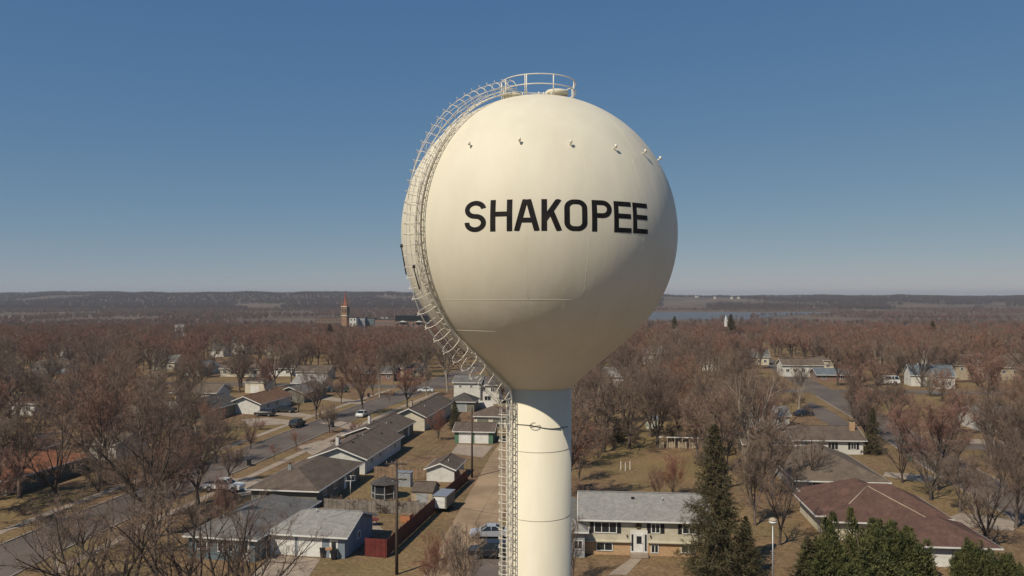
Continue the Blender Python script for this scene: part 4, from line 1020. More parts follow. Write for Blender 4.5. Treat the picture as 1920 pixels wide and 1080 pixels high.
house('long tan house behind the trunks of the round yellowish tree', (p[0], p[1]), -5, 15, 9, 4.2, 'gable', 2.4, .3, 's_tan', 'roof_brown', ew(4, 15, 2.2), corner='SW')
p = pg(1880, 705)
house('white steep gabled house at the right margin among red maples', (p[0], p[1]), -5, 9, 8, 4.6, 'gable', 3.0, .3, 's_white', 'roof_tan', ew(2, 9, 2), corner='SW')
p = pg(1738, 684)
house('white gabled house peeping above the slate roofed cottage', (p[0], p[1]), -5, 9, 8, 4.6, 'gable', 3.0, .3, 's_white', 'roof_light', ew(2, 9, 2), corner='SW')
p = pg(1846, 812)
house('white house with grey roof at the right edge behind a leaning maple', (p[0], p[1]), -5, 8, 12, 2.8, 'gable', 1.9, .4, 's_white', 'roof_grey', ew(2, 8), corner='SW')
p = pg(1075, 764)
house('white house wall just right of the tower column', (p[0] - 6, p[1]), -5, 9.5, 8, 3.0, 'gable', 1.8, .4, 's_white', 'roof_grey', ew(3, 9.5), corner='SW')
p = pg(1138, 726)
house('small white gabled house deep in the dark cottonwoods', (p[0] - 1, p[1]), -5, 8, 8, 3.4, 'gable', 2.4, .4, 's_white', 'roof_light', ew(2, 8), corner='SW')
p = pg(1212, 682)
house('white gabled house above the cottonwoods under the round tank', (p[0] - 1, p[1]), -5, 8, 8, 4.4, 'gable', 2.6, .4, 's_white', 'roof_light', ew(2, 8), corner='SW')
p = pg(1400, 800); house('low white roofed bungalow nearly lost in twigs left of the chimney house', (p[0], p[1]), -5, 9, 8, 2.5, 'gable', 1.4, .4, 's_white', 'roof_light', ew(3, 9), corner='SW')
p = pg(1345, 870); house('tan outbuilding glimpsed between spruce and bare thicket', (p[0] + 6, p[1] + 5), -5, 8, 7, 2.5, 'gable', 1.3, .4, 's_tan', 'roof_tan', ew(2, 8), corner='SW', name='shed', cat='shed')

M['brick_church'] = mat('church_brick', (0.30, 0.19, 0.12), .9, (.22, .13, .085), .4)
for px, py, L_, W_, H_, rs, wl_, rm_, lab in ((60, 700, 13, 8, 2.8, 1.8, 's_white', 'roof_brown', 'low white house with brown roof far back among maples, far left'),
        (285, 694, 9, 8, 3.2, 2.4, 's_cream', 'roof_grey', 'cream cottage with grey roof far back among maples, left of the low cream house'),
        (1300, 694, 12, 8, 3.0, 2.0, 's_white', 'roof_tan', 'white house with tan roof deep in the maples right of the tank'),
        (1404, 684, 8, 8, 3.4, 2.8, 's_cream', 'roof_grey', 'cream gabled cottage far back, left of the white two part house'),
        (110, 682, 9, 8, 3.4, 2.6, 's_grey', 'roof_light', 'pale grey roofed cottage far back among maples, far left')):
    p = pg(px, py); house(lab, (p[0], p[1]), -7, L_, W_, H_, 'gable', rs, .4, wl_, rm_, ew(3, L_), corner='SW')
# --- downtown on the skyline
def far(px, py, D): return Vector(((px - 960) * D / F, D, CAM_H - (py - HZ) * D / F))
D = 700.0; q = far(648, 612, D)
o = empty('church', (q.x, q.y, q.z), R(-20), 'brick church tower with rust red spire on the skyline, louvred belfry and corner pinnacles', 'church')
k = D / F; bh = (612 - 575) * k; tw_ = 11 * k
wl = MB().box((0, 0, bh / 2), (tw_, tw_, bh)).build('tower', M['brick_church'], o)
MB().box((0, 0, bh * .55), (tw_ + .7, tw_ + .7, .8)).build('cornice', M['s_cream'], o); MB().box((0, 0, bh + .1), (tw_ + .8, tw_ + .8, .8)).build('cornice', M['s_cream'], o)
for s in (-1, 1):
    for t_ in (-1, 1):
        MB().lathe([(.75, 0), (.75, 2.2), (.001, 6)], 4, (s * tw_ * .45, t_ * tw_ * .45, bh + .4), smooth=False).build('pinnacle', M['brick_church'], o)
        MB().box((s * tw_ * .22, -tw_ / 2 - .06, bh * .8), (.9, .2, 3.4)).build('belfry_opening', M['dark'], o) if t_ > 0 else MB().box((-tw_ / 2 - .06, s * tw_ * .22, bh * .8), (.2, .9, 3.4)).build('belfry_opening', M['dark'], o)
M['spire'] = mat('spire_tiles', (0.33, 0.10, 0.07), .8, (.24, .08, .06), 1)
sp = MB().lathe([(tw_ * .46, bh + .4), (tw_ * .3, bh + 3.5), (.15, bh + 12.6)], 8, smooth=False).build('spire', M['spire'], o)
MB().tube([(0, 0, bh + 12.4), (0, 0, bh + 14.2)], .12, 5).build('finial', M['dark'], sp)
def block(label, x0, x1, yt, yb, D, wall, rm='roof_dark', nw=6, rows=1, nm='commercial_building', dep=16, par=None, fr='white'):
    a, b = far(x0, yb, D), far(x1, yb, D); L = b.x - a.x; H = (yb - yt) * D / F
    o = empty(nm, ((a.x + b.x) / 2, D + dep / 2, a.z), 0, label, 'building')
    wo = MB().box((0, 0, H / 2), (L, dep, H)).build('wall', M[wall], o); MB().box((0, 0, H + .1), (L + .4, dep + .4, .35)).build('roof', M[rm], o)
    for r_ in range(rows):
        for i in range(nw): opening(o, 'S', L * (i + .5) / nw, H * (r_ + .35) / rows, L / nw * .45, H / rows * .4, L, dep, fr=fr, sash=0)
    return o
block('white panelled commercial block with dark openings beside the church', 655, 668, 596, 612, 690, 's_white', nw=2, rows=2)
block('pale commercial block with four tall dark openings right of the white one', 669, 684, 596, 612, 700, 's_grey', nw=4, rows=1)
block('teal and white commercial block left of the red brick row', 685, 702, 597, 612, 705, 's_teal', nw=3, rows=2)
block('low red brick commercial row with rooftop units', 703, 742, 599, 614, 690, 'brick_red', nw=9, rows=1)
for x in (716, 724): 
    q = far(x, 599, 695); t_ = MB().box((0, 0, .8), (2.2, 2, 1.6)).build('rooftop_unit', M['galv']); t_.location = (q.x, 699, q.z + .35); tag(t_, 'metal rooftop unit on the red brick row, ' + ('left' if x < 720 else 'right') + ' one of two', 'rooftop unit', 'rooftop units')
o = block('long commercial hall with black upper storey over pale porches', 741, 800, 602, 616, 640, 'brick_red', nw=6, rows=1)
MB().box((0, 0, 8.0), ((800 - 741) * 640 / F, 15, 4.6)).build('upper_storey', M['dark'], o)
for s in (-1, 1): MB().prism([(-3.5, 5.2), (3.5, 5.2), (0, 6.4)], -9.5, -8.2).build('porch', M['s_white'], o).location = (s * 6.5, 0, 0)
block('long tan warehouse roof left of the church', 590, 640, 596, 606, 760, 's_brown', 'roof_brown', nw=8)
q = far(1361, 612, 520)
o = empty('chapel_tower', (q.x, q.y, q.z), 0, 'small white chapel steeple beside a dark conifer, in front of the river', 'steeple')
MB().box((0, 0, 2.2), (1.7, 1.7, 4.4)).build('tower', M['white'], o); MB().box((0, 0, 4.5), (2.0, 2.0, .25)).build('cornice', M['white'], o); MB().lathe([(.6, 5.2), (.45, 5.7), (.001, 7.6)], 8, smooth=False).build('spire', M['white'], o)
MB().lathe([(.62, 4.6), (.62, 5.2)], 8).build('belfry', M['white'], o)
# houses scattered on the far bluff: pale specks
spec = [(1040, 20), (1340, 557), (1372, 558), (1385, 557), (1453, 557), (1472, 556), (1499, 558), (1612, 556), (1625, 558), (1652, 557), (1668, 556), (1700, 565), (1715, 566), (1735, 559), (1860, 562), (1873, 564), (43, 561), (336, 556), (350, 559), (436, 561), (540, 562), (723, 556), (755, 553), (196, 560), (1745, 566), (1306, 552)]
for i, (px, py) in enumerate(spec[1:]):
    D = 3350 + (i * 37 % 300); q = far(px, py, D); hz = height(q.x, D)
    o = empty('house', (q.x, D, hz), R(rnd.uniform(-30, 30)), 'pale speck of a house on the far wooded bluff', 'house', 'far houses on the bluff')
    L, W_, H_ = rnd.uniform(8, 13), 12, rnd.uniform(7, 10)
    MB().prism([(-6, 0), (6, 0), (6, H_), (0, H_ + 3), (-6, H_)], -L / 2, L / 2, 'x').build('wall', M['s_cream'], o)
    rfm = MB()
    for s in (-1, 1): rfm.add([(x, s * y, zz) for x in (-L / 2 - .5, L / 2 + .5) for y, zz in ((6.6, H_ - .2), (0, H_ + 3.1), (0, H_ + 3.5), (6.6, H_ + .2))], [(0, 1, 2, 3), (4, 7, 6, 5), (0, 3, 7, 4), (3, 2, 6, 7), (0, 4, 5, 1)])
    rfm.build('roof', M['roof_grey'], o)
# ------------------------------------------------------------------ vehicles
def vehicle(label, pos, rz, colr, kind_='sedan', cat='car', name='parked_car', z=0.02):
    o = empty(name, (pos[0], pos[1], z), R(rz), label, cat)     # nose towards local +x
    key = 'paint_%d%d%d' % tuple(int(c * 99) for c in colr)
    if key not in M: M[key] = mat(key, colr, 0.28, spec=.6)
    pm = M[key]
    if kind_ == 'sedan':
        L, Wd = 4.7, 1.8; low = [(-2.35, .32), (2.3, .3), (2.35, .62), (2.1, .76), (1.05, .9), (-1.5, .98), (-2.25, .95), (-2.36, .7)]
        top = [(1.1, .88), (.35, 1.38), (-.75, 1.44), (-1.75, .96)]; wx = (1.42, -1.38); wr = .33
    elif kind_ == 'suv':
        L, Wd = 4.8, 1.9; low = [(-2.35, .4), (2.3, .38), (2.38, .8), (2.1, .98), (1.15, 1.08), (-2.3, 1.1), (-2.4, .8)]
        top = [(1.2, 1.06), (.55, 1.7), (-2.0, 1.74), (-2.32, 1.08)]; wx = (1.45, -1.4); wr = .38
    else:
        L, Wd = 5.7, 1.95; low = [(-2.85, .55), (2.8, .45), (2.86, .98), (2.6, 1.1), (1.45, 1.16), (-2.8, 1.16), (-2.86, .9)]
        top = [(1.45, 1.14), (.8, 1.82), (-.75, 1.84), (-.95, 1.15)]; wx = (1.85, -1.8); wr = .42
    b = MB(); h = Wd / 2
    vs = [(x, s * h * k, z_) for s, k in ((-1, .93), (-1, 1), (1, 1), (1, .93)) for x, z_ in low]
    n = len(low)
    # side skins tucked in slightly at the sills and shoulders
    vs = [(x, s * h * (1.0 if .5 < z_ < 1.0 else .94), z_) for s in (-1, 1) for x, z_ in low]
    b.add(vs, [tuple(range(n)), tuple(range(2 * n - 1, n - 1, -1))] + [(i, i + n, (i + 1) % n + n, (i + 1) % n) for i in range(n)])
    bo = b.build('body', pm, o)
    if kind_ == 'pickup':
        MB().box((-1.9, 0, 1.12), (1.75, Wd * .8, .12)).build('bed', M['dark'], bo)
    c = MB(); m = len(top); vs = []
    for s in (-1, 1): vs += [(x, s * h * (.93 if i in (0, m - 1) else .76), z_) for i, (x, z_) in enumerate(top)]
    c.add(vs, [tuple(range(m)), tuple(range(2 * m - 1, m - 1, -1))] + [(i, i + m, (i + 1) % m + m, (i + 1) % m) for i in range(m)])
    c.build('window', M['glass'], o)
    r_ = MB(); xa, xb = top[2][0] + .02, top[1][0] - .02; zt_ = max(top[1][1], top[2][1])
    r_.box(((xa + xb) / 2, 0, zt_ + .005), (xb - xa, Wd * .745, .05))
    for s in (-1, 1):
        for (xx, zz), (x2, z2) in ((top[0], top[1]), (top[3], top[2])): r_.tube([(xx, s * h * .94, zz), (x2, s * h * .77, z2)], .045, 5)
        mid = (top[1][0] + top[2][0]) / 2; r_.tube([(mid, s * h * .935, low[4][1]), (mid, s * h * .77, zt_)], .045, 5)
        if kind_ == 'suv': r_.tube([(-1.3, s * h * .935, 1.05), (-1.3, s * h * .77, zt_)], .06, 5)
    r_.build('roof', pm, o)
    for s in (-1, 1):
        for x in wx:
            w_ = MB().tube([(x, s * (h - .2), wr), (x, s * (h + .02), wr)], wr, 18).build('wheel', M['rubber'], o)
            MB().tube([(x, s * (h + .0), wr), (x, s * (h + .035), wr)], wr * .62, 12).build('rim', M['chrome'], w_)
        MB().box((low[2][0] - .08, s * h * .72, low[2][1] - .02), (.14, .38, .14)).build('headlight', M['lamp_glass'], o)
        MB().box((low[-1][0] + .06, s * h * .82, low[-1][1] + .08), (.1, .2, .22)).build('tail_light', M['wood_red'], o)
    return o
def gv(px, py, dx=0, dy=0): p = pg(px, py); return (p[0] + dx, p[1] + dy)
vehicle('silver grey hatchback parked beside the tower ladder on the alley pad', (-2.6, 93.7), 178, (.36, .37, .4), 'sedan')
vehicle('very dark crossover parked nearest the tower, seen through bare twigs', (-2.4, 86.5), 178, (.02, .02, .024), 'suv')
vehicle('white pickup truck standing in the driveway behind the foreground trees', gv(415, 924, 0, 1), -8, (.7, .7, .68), 'pickup', 'pickup truck', 'pickup_truck')
vehicle('dark minivan driving alone along the street', gv(553, 803, 0, 2), 80, (.025, .027, .03), 'suv', 'van', 'minivan')
vehicle('black and white car nose first in the drive of the rust roofed house', gv(493, 782, 0, 1.5), 170, (.03, .03, .035), 'suv')
vehicle('black pickup truck with silver hood parked behind the black and white car', gv(530, 775, 0, 1.5), 170, (.03, .035, .04), 'pickup', 'pickup truck', 'pickup_truck')
vehicle('dark green pickup at the far street corner', gv(634, 736, 0, 1), 174, (.03, .07, .05), 'pickup', 'pickup truck', 'pickup_truck')
vehicle('white car parked across the street from the pale stemmed trees', gv(797, 736, 0, 1), 178, (.66, .66, .64), 'sedan')
vehicle('white car half hidden behind the tallest maple trunk', gv(678, 782, 0, 1), 82, (.62, .62, .6), 'sedan')
vehicle('dark car on the side street below the brick house with slate green roof', gv(1510, 781, 0, 1), 20, (.03, .04, .055), 'sedan')
vehicle('long white camper van under the bare maple on the right', gv(1666, 722, 0, 1), 176, (.66, .66, .63), 'suv', 'camper van', 'camper_van').scale = (1.5, 1.35, 1.6)
vehicle('dark car in the drive right of the white gable fronted house', gv(355, 828, 0, 1), 176, (.03, .03, .035), 'sedan')
def motorbike(label, p, rz):
    o = empty('motorcycle', (p[0], p[1], 0.02), R(rz), label, 'motorcycle', 'motorcycles in the driveway')
    for x in (-.7, .7): MB().tube([(x + .3 * math.cos(t), 0, .32 + .3 * math.sin(t)) for t in np.linspace(0, 6.28, 16, endpoint=False)], .06, 5, closed=True).build('wheel', M['rubber'], o)
    MB().tube([(-.75, 0, .55), (-.35, 0, .75), (.15, 0, .72), (.42, 0, .88), (.55, 0, .8)], [.08, .13, .1, .16, .06], 8).build('body', M['dark'], o)
    MB().tube([(.7, 0, .35), (.5, 0, .95), (.4, -.3, 1.05)], .03, 5).tube([(.5, 0, .95), (.4, .3, 1.05)], .03, 5).build('handlebar', M['galv'], o)
motorbike('dark motorcycle left of the pair beside the white gable ranch', gv(630, 833), 20)
motorbike('dark motorcycle right of the pair beside the white gable ranch', gv(642, 829), 30)

# ------------------------------------------------------------------ poles, lamp, bins
def upole(label, p, h, arms, lean=0.0):
    o = empty('utility_pole', (p[0], p[1], 0), R(-10), label, 'utility pole')
    MB().tube([(0, 0, -.2), (lean * .5, 0, h / 2), (lean, 0, h)], [.17, .145, .11], 10).build('shaft', M['pole'], o)
    for z, w_ in arms:
        a = MB().box((lean * z / h, -.14, z), (w_, .1, .13)).build('crossarm', M['pole'], o)
        for k in (-.45, -.2, .2, .45): MB().lathe([(.04, 0), (.055, .06), (.03, .12), (.05, .15), (.001, .2)], 8, (k * w_, -.14, z + .07)).build('insulator', M['galv'], a)
        for s in (-1, 1): MB().tube([(s * w_ * .28, -.14, z - .02), (0, -.1, z - .5)], .02, 4).build('brace', M['galv'], a)
    return o
P1 = (-11.75, 81.2); P2 = tuple(pg(885, 895)[:2])
upole('tall brown utility pole with two crossarms in front of the grey board fence', P1, 11.7, ((11.3, 2.3), (9.75, 2.2)))
upole('bare brown utility pole beside the alley at the end of the brown board fence', P2, 11.0, ())
P3 = tuple(pg(936, 800)[:2])
def wire(label, a, b, sag, r=.012, grp=None):
    a = Vector(a); b = Vector(b); pts = []
    for k in range(21): t = k / 20; q = a.lerp(b, t); q.z -= sag * 4 * t * (1 - t); pts.append(q)
    tag(MB().tube(pts, r, 4, smooth=False).build('overhead_wire', M['cable']), label, 'wire', grp)
for k, (s, z) in enumerate(((-1.0, 11.5), (1.0, 11.5), (0.0, 9.9))):
    wire(['thin overhead wire along the alley, leftmost of three', 'thin overhead wire along the alley, rightmost of three', 'thin overhead wire along the alley, lowest of three'][k], (P1[0] + s, P1[1], z), (P2[0] + s * .3, P2[1], 10.8 - k * .4), 1.0)
wire('black cable from the crossarm pole down towards the grey garage', (P1[0], P1[1], 9.3), (-21, 88.5, 3.6), .5, .014)
wire('black cable reaching from the crossarm pole across the alley', (P1[0], P1[1], 9.0), (1.0, 76, 7.4), .6, .014)
# street lamp with a globe
px_ = (1449 - 960) * 73.0 / F
o = empty('street_lamp', (px_, 73.0, 0), 0, 'slim metal street lamp with a white globe head, right of the tall spruce', 'street lamp')
zt_ = CAM_H - (984 - HZ) * 73.0 / F
MB().tube([(0, 0, 0), (0, 0, zt_)], [.085, .055], 10).build('post', M['galv'], o)
MB().lathe([(.1, zt_), (.16, zt_ + .06), (.33, zt_ + .22), (.39, zt_ + .36)], 20).build('lamp_shade', M['lamp_glass'], o)
MB().lathe([(.39, zt_ + .36), (.34, zt_ + .5), (.2, zt_ + .62), (.001, zt_ + .68)], 20).build('lamp_cap', M['s_tan'], o)
MB().lathe([(.15, 0), (.15, .5), (.09, .6)], 12).build('base', M['galv'], o)
def small(name, label, cat, loc, rz=0, group=None): return empty(name, (loc[0], loc[1], 0.02), R(rz), label, cat, group)
def bin_(label, loc, m='dark', rz=0):
    o = small('wheelie_bin', label, 'bin', loc, rz)
    mb = MB(); mb.add([(-.24, -.26, .08), (.24, -.26, .08), (.24, .26, .08), (-.24, .26, .08), (-.3, -.34, 1.0), (.3, -.34, 1.0), (.3, .34, 1.0), (-.3, .34, 1.0)], [(0, 3, 2, 1), (0, 1, 5, 4), (1, 2, 6, 5), (2, 3, 7, 6), (3, 0, 4, 7), (4, 5, 6, 7)])
    mb.build('body', M[m], o); MB().box((0, .02, 1.05), (.66, .76, .08)).build('lid', M[m], o)
    for s in (-1, 1): MB().tube([(s * .26, .3, .12), (s * .32, .3, .12)], .12, 10).build('wheel', M['rubber'], o)
bin_('black wheeled bin in front of the grey garage, left one', gv(606, 1045)); bin_('black wheeled bin in front of the grey garage, right one', gv(626, 1049))
o = small('cardboard_carton', 'pale orange carton lying on the bins by the garage door', 'box', gv(617, 1049)); MB().box((0, -.1, 1.18), (.7, .5, .22), R(8)).build('body', mat('cardboard', (.5, .28, .17), .9), o); MB().box((0, -.1, 1.3), (.72, .25, .02), R(8)).build('flap', M['s_tan'], o)
bin_('dark bin alone at the kerb of the street', gv(467, 874)); bin_('dark bin on the corner lawn by the tall street maple', gv(691, 745), 'dark'); bin_('brown bin on the verge beside the young street tree', gv(624, 801))
bin_('green recycling bin on the right hand street verge', gv(1706, 866), 'green_paint')
o = small('planter_crate', 'orange wooden planter crate against the fence in the garage yard', 'planter', gv(763, 978), -20)
MB().box((0, 0, .45), (1.3, 1.0, .9)).build('body', M['orange'], o); MB().box((0, 0, .93), (1.4, 1.1, .08)).build('rim', M['wood'], o)
o = small('patio_table', 'small brown patio table behind the grey garage', 'table', gv(700, 985)); MB().lathe([(.7, .68), (.7, .74)], 16).build('tabletop', M['wood_red'], o)
for k in range(4): MB().tube([(.4 * math.cos(k * 1.57), .4 * math.sin(k * 1.57), 0), (.4 * math.cos(k * 1.57), .4 * math.sin(k * 1.57), .7)], .03, 5).build('leg', M['wood_red'], o)
o = small('clothes_line', 'white T shaped clothes line frame near the gazebo', 'clothes line', gv(657, 928), 10)
for y in (0, 3.2): MB().tube([(0, y, 0), (0, y, 2.0)], .04, 6).tube([(-.7, y, 2.0), (.7, y, 2.0)], .04, 6).build('post', M['white'], o)
for x in (-.6, .6): MB().tube([(x, 0, 2.0), (x, 3.2, 2.0)], .012, 4).build('line', M['white'], o)
o = small('fire_hydrant', 'small red hydrant at the kerb corner, bottom left', 'hydrant', (-50.9, 88)); MB().lathe([(.16, 0), (.12, .08), (.12, .5), (.15, .52), (.1, .66), (.001, .74)], 12).tube([(-.2, 0, .4), (.2, 0, .4)], .06, 8).build('body', M['wood_red'], o); MB().lathe([(.06, .72), (.001, .8)], 8).build('cap', M['white'], o)

# ------------------------------------------------------------------ trees, one by one
MAP = 'bare maple'
def T(k, px, py, top, label, name='bare_tree', cat='tree', wide=1.0, D=None, group=None):
    """a tree whose foot and top are read off the photograph"""
    p = pg(px, py) if D is None else Vector(((px - 960) * D / F, D, 0))
    H0 = {'maple': 14.0, 'fine': 15.2, 'pale': 15.4, 'open': 15.5, 'clump': 7.2, 'crab': 4.0, 'young': 5.4, 'shrub': 2.1, 'spruce0': 15.8, 'spruce1': 8.0, 'juniper0': 4.4, 'juniper1': 4.2}
    h0 = H0.get(k) or H0[k.rstrip('0123456789')]
    ht = CAM_H - (top - HZ) * p.y / F; s = ht / h0
    if k == 'fine1' and False: pass
    return plant(name, k, p[0], p[1], s * wide, None, label, cat, group, sz=s)
taken = []
T('maple0', 680, 778, 632, 'tallest bare maple on the street verge, its dark trunk before the asphalt', wide=.85)
T('maple1', 763, 764, 672, 'spreading bare maple at the street corner with many low limbs', wide=1.0)
T('pale0', 712, 745, 640, 'pale stemmed leaning tree clump left of the spreading corner maple', 'pale_birch', wide=.9)
T('pale1', 800, 742, 668, 'silver barked twisted tree just left of the tank ladder', 'pale_birch', wide=.9)
T('maple2', 516, 726, 628, 'round crowned bare maple behind the rust roofed house', wide=1.05)
T('fine0', 449, 736, 628, 'tall spindly bare maple beside the yellow boxy garage', wide=.95)
T('fine1', 592, 786, 668, 'bare tree with upright limbs on the lawn right of the parked pickup', wide=.9)
T('maple3', 617, 812, 745, 'bare black limbed tree on the verge with its trunk split low', wide=1.1)
T('young0', 730, 758, 722, 'slender young street tree on the verge', 'young_tree')
T('young0', 555, 846, 800, 'small reddish young tree on the grass strip', 'young_tree', wide=1.2)
T('young0', 515, 866, 826, 'thin young tree near the kerb left of the reddish one', 'young_tree')
T('crab0', 665, 816, 788, 'low wide crabapple by the white gable ranch', 'crabapple_tree', wide=1.3)
T('clump1', 822, 826, 760, 'reddish many stemmed tree in the yard behind the cream gabled house', wide=.8)
T('spruce1', 853, 806, 752, 'dark conifer beside the white fence and brown garages', 'conifer', wide=.95)
T('maple4', 497, 745, 652, 'bare maple with dark base left of the rust roof chimney', wide=.8)
T('maple2', 85, 800, 672, 'bare maple over the pale driveway on the left', wide=1)
T('maple0', 12, 760, 640, 'big bare maple at the left margin', wide=.9)
T('maple3', 295, 780, 668, 'broad bare maple before the long white house', wide=1)
T('fine2', 350, 790, 700, 'fine twigged tree in front of the mustard yellow house', wide=.9)
T('maple1', 180, 838, 700, 'bare maple before the white gable fronted house, limbs crossing its wall', wide=.9)
T('fine0', 240, 850, 740, 'fine twigged thicket tree right of the white gable fronted house', wide=1)
T('maple4', 395, 838, 735, 'bare maple shading the dark roofed house', wide=.95)
# left foreground
T('open0', 350, 1100, 850, 'big forked foreground tree, second from the garage, grey branches spread wide', D=67, wide=1.35)
T('open1', 415, 1110, 872, 'foreground bare tree leaning over the teal house, nearest the garage', D=66, wide=1.15)
T('open2', 222, 1105, 850, 'foreground bare tree with several straight stems left of the big forked one', D=67.5, wide=1.3)
T('open0', 150, 1110, 880, 'foreground bare tree with a dark slanting trunk near the kerb corner', D=68, wide=1.15)
T('open1', 155, 1040, 880, 'bare tree standing on the kerb strip behind the foreground stems', wide=.95)
T('pale1', 105, 1100, 905, 'pale slender tree at the bottom left kerb corner', D=77, wide=.8)
T('open2', 290, 1040, 845, 'bare tree filling the gap before the street, behind the forked one', wide=1.1)
T('maple3', 420, 1030, 850, 'bare tree in front of the teal wall', wide=.5)
T('fine2', 20, 900, 770, 'bare tree over the orange roof', wide=.9)
T('maple0', 325, 930, 800, 'bare street maple beyond the foreground, left of the white pickup', wide=1)
T('fine0', 250, 945, 815, 'bare street maple above the middle of the left street', wide=1.1)
T('clump0', 40, 850, 800, 'grey leafless shrub clump beside the orange roof', 'bare_shrub', 'shrub', wide=1)
T('open2', 468, 1110, 892, 'foreground bare tree reaching over the edge of the grey garage roof', D=66.5, wide=.95)
T('fine0', 405, 868, 752, 'fine twigged tree at the left kerb before the driveway cars', wide=1)
T('open0', 470, 842, 762, 'open limbed tree on the left verge opposite the white gable ranch', wide=.9)
T('maple2', 430, 905, 812, 'small bare maple left of the white pickup driveway', wide=1)
T('clump0', 487, 806, 786, 'rounded hedge like shrub on the lawn below the parked cars', 'bare_shrub', 'shrub', wide=2.2)
T('clump0', 470, 832, 806, 'dark spreading shrub beside the street, left of the minivan', 'bare_shrub', 'shrub', wide=2.0)
T('open1', 560, 772, 700, 'open limbed tree just behind the dark minivan', wide=.7)
T('maple1', 640, 756, 690, 'bare maple overhanging the far end of the left street', wide=.9)
T('maple3', 700, 742, 680, 'bare maple beyond the street corner', wide=.9)
T('open2', 1692, 905, 772, 'open limbed maple between the tan driveway and the right street', wide=.9)
T('maple3', 1765, 852, 742, 'bare maple in the curve of the right street', wide=1)
T('fine1', 1670, 790, 690, 'fine twigged tree where the two right hand streets meet', wide=1.1)
T('maple1', 1690, 776, 715, 'small red brown maple left of the slate roofed cottage', wide=1.1)
T('maple4', 1800, 782, 722, 'low red brown maple before the tall tan gabled house', wide=1.4)
T('maple0', 1600, 752, 662, 'bare maple over the cross street below the slate green roof', wide=1.1)
# bottom centre
T('clump0', 872, 1112, 945, 'thin leafless brush tree in front of the parked cars', 'bare_shrub', 'shrub', D=74, wide=.75)
T('clump1', 815, 1100, 985, 'low leafless brush at the alley edge', 'bare_shrub', 'shrub', D=76, wide=.8)
# right
T('spruce0', 1342, 1082, 797, 'tall ragged spruce in front of the split level house', 'spruce_tree', wide=1.0)
T('spruce0', 1400, 1085, 968, 'shorter broad spruce crowding the right side of the tall one', 'spruce_tree', wide=1.25)
T('spruce1', 1636, 852, 766, 'slim dark conifer beside the brick chimney', 'conifer', wide=.85)
T('spruce1', 1155, 828, 782, 'dark round evergreen among the cottonwood trunks', 'conifer', wide=1.5)
T('open1', 1180, 842, 640, 'massive dark cottonwood with pale limbs right of the tank', 'cottonwood_tree', wide=1.05)
T('open0', 1241, 806, 655, 'cottonwood with black trunk behind the playhouse', 'cottonwood_tree', wide=.9)
T('clump1', 1086, 902, 776, 'rust coloured many stemmed tree right of the column', wide=.62)
T('clump0', 1122, 862, 770, 'brown many stemmed tree behind the lawn, second from the column', wide=.8)
T('clump1', 1262, 930, 842, 'rusty vase shaped small tree behind the split level house', wide=.85)
T('clump0', 1234, 935, 862, 'brownish small tree left of the rusty vase shaped one', wide=.7)
T('fine0', 1075, 1075, 940, 'thin bare tree brushing the split level house roof', D=79, wide=.5)
T('open2', 1462, 1022, 800, 'bare tree with crooked dark trunk behind the street lamp', wide=.75)
T('fine2', 1415, 985, 790, 'fine twigged tree right behind the spruce', wide=.8)
T('open0', 1520, 925, 770, 'bare maple left of the brown hip roof', wide=.8)
T('open1', 1745, 938, 772, 'bare maple on the right street verge', wide=.95)
T('maple0', 1700, 850, 720, 'dark bare maple at the bend of the right street', wide=.9)
T('fine0', 1800, 960, 800, 'bare maple leaning over the right street', wide=.8)
T('fine1', 1880, 930, 780, 'bare maple on the far side of the right street', wide=.9)
T('open0', 1850, 1028, 830, 'pale limbed tree rising from behind the red roof', wide=1.15)
T('pale1', 1835, 1030, 880, 'short thick pale tree at the corner of the red roofed garage wing', wide=.7)
T('fine1', 1905, 990, 800, 'bare tree at the lower right margin', wide=.9)
T('maple3', 1790, 880, 770, 'bare maple over the right street near the driveway', wide=.9)
T('maple1', 1890, 870, 760, 'bare maple crowding the right margin above the lawn', wide=1)
T('pale0', 1498, 770, 655, 'pale branched tree before the white two part house', wide=.85)
T('fine2', 1600, 800, 680, 'thin bare tree over the side street', wide=.8)
T('maple4', 1645, 740, 655, 'dark round bare maple left of the camper van', wide=1.1)
T('maple2', 1870, 735, 630, 'round yellowish brown crowned tree above the tan houses', wide=1.15)
T('juniper0', 1625, 1090, 962, 'large bright green juniper mass at the bottom right', 'juniper', 'shrub', wide=.92)
T('juniper1', 1545, 1100, 1010, 'dark green juniper left of the bright juniper mass', 'juniper', 'shrub', wide=1.1)
T('juniper1', 1690, 1092, 992, 'rounded green juniper right of the bright juniper mass', 'juniper', 'shrub', wide=1.2)
T('juniper1', 1640, 1130, 1035, 'low juniper tuft at the bottom edge', 'juniper', 'shrub', D=75, wide=1.6)
T('juniper1', 1825, 1095, 1012, 'olive green juniper near the garage wing of the red roofed house', 'juniper', 'shrub', wide=1.0)
T('juniper1', 1885, 1100, 1040, 'small olive juniper in the bottom right corner', 'juniper', 'shrub', wide=1.2)
T('spruce1', 1517, 1100, 1010, 'small dark evergreen in the shade left of the junipers', 'conifer', wide=1.6)
T('spruce1', 618, 640, 608, 'dark pine far off among the red maples, left', 'conifer', wide=1.5)
T('spruce1', 1748, 645, 603, 'green brown poplar far off on the right', 'conifer', wide=1.2)
T('spruce1', 1371, 625, 590, 'small dark conifer beside the white chapel steeple', 'conifer', D=505, wide=1.2)
T('spruce1', 1265, 625, 594, 'lone dark conifer tip in front of the river', 'conifer', D=480, wide=1.0)
T('pale0', 1262, 690, 596, 'tall pale fan of branches right of the tank', 'cottonwood_tree', wide=1.1)
T('pale1', 1228, 685, 612, 'narrow pale fan of branches between the tank and the taller pale fan', 'cottonwood_tree', wide=.8)

